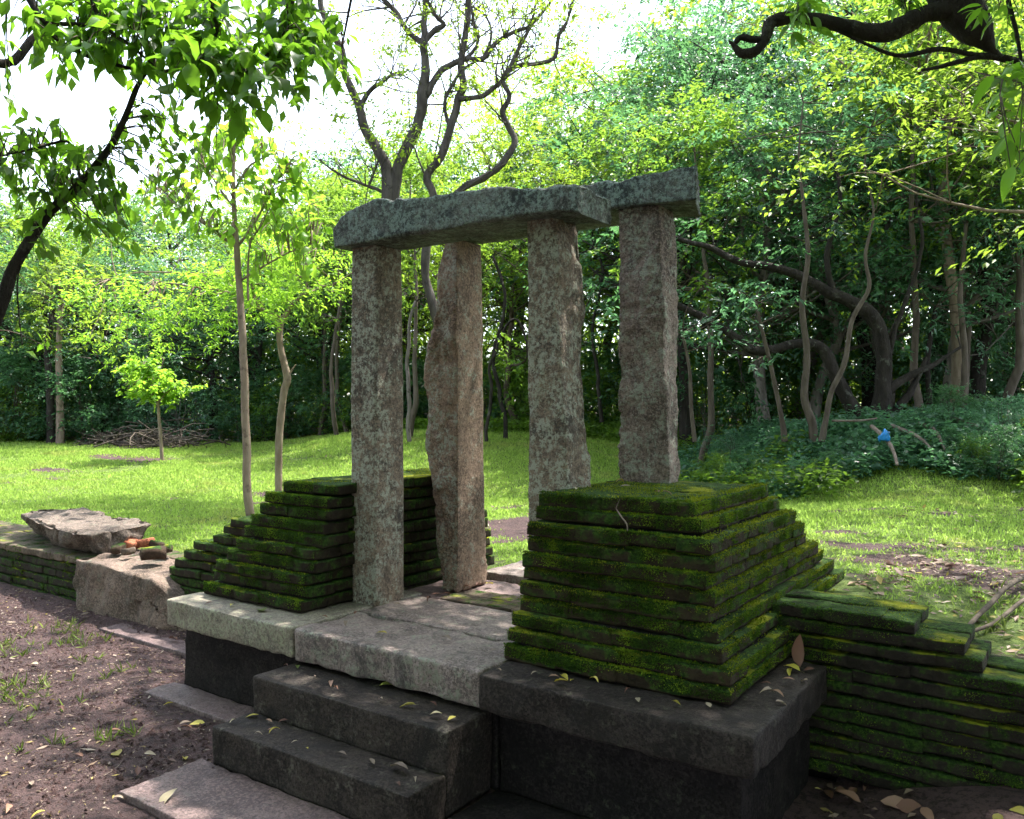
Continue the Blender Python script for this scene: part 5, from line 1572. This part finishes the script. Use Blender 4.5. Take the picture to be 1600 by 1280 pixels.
# dead brushwood heap at the far left
mb = MB()
rng = np.random.default_rng(44)
hb_ = gd(225, 24.0)
for q in range(230):
    c = np.array([rng.normal() * 1.5, rng.normal() * .5, abs(rng.normal()) * .22])
    a_ = rng.uniform(0, 6.28); L = rng.uniform(.5, 1.6); el = rng.normal() * .3
    dv = np.array([math.cos(a_) * math.cos(el), math.sin(a_) * math.cos(el), math.sin(el)]) * L / 2
    p0 = c - dv; p1 = c + dv
    p0[2] = max(p0[2], .02); p1[2] = max(p1[2], .02)
    mb.tube([p0, c + rng.normal(size=3) * .1, p1], [.022, .018, .007], 4, 5)
tag(obj('brushwood_heap', mb.mesh('brushwood_heap'), M['bark_mid'], loc=hb_), 'tangled heap of dead grey brushwood at the far side of the lawn', 'brushwood', kind='stuff')

# fallen branches on the right bank
def bank(u, v, d, dz=.0):
    p = px(u, v, d=d)
    return p
fbr = [([(1362, 681, 11.9), (1390, 709, 11.3), (1401, 748, 10.8)], [.03, .026, .02], 'pale forked branch hanging down the bank under the blue bag'),
       ([(1394, 680, 12.2), (1425, 693, 11.8), (1445, 706, 11.5), (1458, 724, 11.2)], [.03, .028, .024, .012], 'pinkish dead branch just right of the blue bag'),
       ([(1436, 678, 12.3), (1456, 690, 12), (1468, 708, 11.6), (1476, 728, 11.2)], [.034, .032, .026, .014], 'curved dead branch, middle of the three on the bank'),
       ([(1487, 697, 12.4), (1520, 706, 12.0), (1550, 722, 11.6)], [.04, .036, .02], 'stout dead branch lying rightmost on the bank'),
       ([(1300, 672, 12.6), (1345, 671, 12.4), (1370, 668, 12.4)], [.02, .018, .01], 'thin dead branch lying along the bank top left of the bag')]
for k, (pts, rad, lab) in enumerate(fbr):
    P = []
    for (u, v, d) in pts:
        p = px(u, v, d=d); p[2] = max(p[2], float(terrain(p[0], p[1])) + .12) + .14; P.append(p)
    stick('dead_branch', P, rad, 'deadwood', lab, 'dead branches on the bank', 200 + k)
# blue plastic bag caught on the branches
p = px(1383, 682, d=11.35)
th = np.linspace(0, 2 * np.pi, 14, endpoint=False); rings = np.linspace(-1, 1, 9)
V = np.array([[math.cos(a_) * math.sqrt(1 - r * r) * .085, math.sin(a_) * math.sqrt(1 - r * r) * .07, r * .065] for r in rings * .98 for a_ in th])
V += .08 * np.stack([fbm(V, 15, 4, 300 + q) for q in range(3)], 1)
i = np.arange(8)[:, None] * 14; j = np.arange(14)[None]
Fq = np.stack([i + j, i + (j + 1) % 14, i + 14 + (j + 1) % 14, i + 14 + j], -1).reshape(-1, 4)
bag = obj('plastic_bag', mesh('plastic_bag', V, Fq), M['blue_plastic'], loc=(p[0], p[1], p[2]))
tag(bag, 'small crumpled bright blue plastic bag caught on branches of the bank', 'bag')

# leafy ground cover on the right bank and at the wood edge
rng = np.random.default_rng(55)
mb = MB()
n = 9000
a_ = rng.uniform(.20, .78, n); d = 9.3 + rng.random(n) ** .9 * 7.5
P = d[:, None] * FW + (a_ * d)[:, None] * RT
dd0 = np.interp(a_, [.16, .34, .45, .65], [15, 10.9, 10.0, 9.6])
k = (d > dd0 + .1 + .5 * fbm2(P[:, 0], P[:, 1], .8, 3, 9) + .35) & (fbm2(P[:, 0], P[:, 1], .6, 3, 12) > -.32)
P = P[k]; a_ = a_[k]; d = d[k]
P[:, 2] = terrain(P[:, 0], P[:, 1])
hgt = (.10 + .30 * rng.random(len(P))) * (.6 + .6 * (fbm2(P[:, 0], P[:, 1], .9, 2, 14) + .5))
per = 11
B = np.repeat(P, per, 0)
B[:, 2] += np.repeat(hgt, per) * rng.uniform(.2, 1, len(B))
B[:, :2] += rng.normal(size=(len(B), 2)) * .09
nn = len(B)
L = rng.uniform(.05, .12, nn)
mb.leaves(B, rng.normal(size=(nn, 3)) * np.array([1, 1, .3]), rng.normal(size=(nn, 3)) * .4 + np.array([0, 0, 1]), L, L * .6, rng.random(nn), .15, .1)
tag(obj('bank_ground_cover', mb.mesh('bank_ground_cover'), M['leaf_blue']), 'low leafy ground cover on the right bank', 'ground cover', kind='stuff')
mb = MB()
n = 2600
a_ = rng.uniform(.12, .72, n); d = 9.0 + rng.random(n) * 6.5
P = d[:, None] * FW + (a_ * d)[:, None] * RT
dd0 = np.interp(a_, [.12, .16, .34, .45, .65], [15.5, 15, 10.9, 10.0, 9.6])
k = (d > dd0 - .1 + .6 * fbm2(P[:, 0], P[:, 1], .8, 3, 29)) & (fbm2(P[:, 0], P[:, 1], .7, 3, 32) > .05 + .5 * ss(d - dd0, .5, 3.5))
P = P[k]
P[:, 2] = terrain(P[:, 0], P[:, 1])
B = np.repeat(P, 12, 0)
B[:, 2] += rng.uniform(.05, .4, len(B)); B[:, :2] += rng.normal(size=(len(B), 2)) * .10
nn = len(B); L = rng.uniform(.06, .13, nn)
mb.leaves(B, rng.normal(size=(nn, 3)) * np.array([1, 1, .3]), rng.normal(size=(nn, 3)) * .4 + np.array([0, 0, 1]), L, L * .65, rng.random(nn), .15, .1)
tag(obj('bank_weeds', mb.mesh('bank_weeds'), M['leaf_mid']), 'pale green leafy weeds at the foot of the right bank', 'weeds', kind='stuff')
mb = MB()
n = 5200
u = rng.uniform(-120, 1080, n)
d = np.array([d1(q) for q in u]) - 2.2 + rng.random(n) * 5.5
P = d[:, None] * FW + ((u - 800) / F_PX * d)[:, None] * RT
k = fbm2(P[:, 0], P[:, 1], .35, 3, 19) > -.15
P = P[k]
P[:, 2] = terrain(P[:, 0], P[:, 1])
B = np.repeat(P, 8, 0)
B[:, 2] += rng.uniform(.02, .35, len(B)); B[:, :2] += rng.normal(size=(len(B), 2)) * .12
nn = len(B); L = rng.uniform(.07, .16, nn)
mb.leaves(B, rng.normal(size=(nn, 3)) * np.array([1, 1, .4]), rng.normal(size=(nn, 3)) * .4 + np.array([0, 0, 1]), L, L * .55, rng.random(nn), .15, .1)
tag(obj('wood_edge_undergrowth', mb.mesh('wood_edge_undergrowth'), M['leaf_mid']), 'low undergrowth along the foot of the far trees', 'undergrowth', kind='stuff')

# ------------------------------------------------------------------ look-alikes in view get their place from the left
ORD = ['leftmost', 'second from left', 'third from left', 'fourth from left', 'fifth from left', 'sixth from left', 'seventh from left', 'eighth from left', 'ninth from left', 'tenth from left', 'eleventh from left', 'twelfth from left', 'thirteenth from left', 'fourteenth from left', 'fifteenth from left', 'sixteenth from left', 'seventeenth from left', 'eighteenth from left', 'nineteenth from left', 'twentieth from left']
by = {}
for o in COL.objects:
    if o.parent is None and 'label' in o and o.get('kind') == 'thing':
        by.setdefault(o['label'], []).append(o)
for lab, os_ in by.items():
    if len(os_) < 2 or 'grove' in lab: continue
    def ukey(o):
        w = np.array(o.location) - CAM
        return (w @ RT) / max(w @ FW, .1)
    for k, o in enumerate(sorted(os_, key=ukey)):
        o['label'] = lab + ', ' + (ORD[k] if k < len(ORD) else 'rightmost')
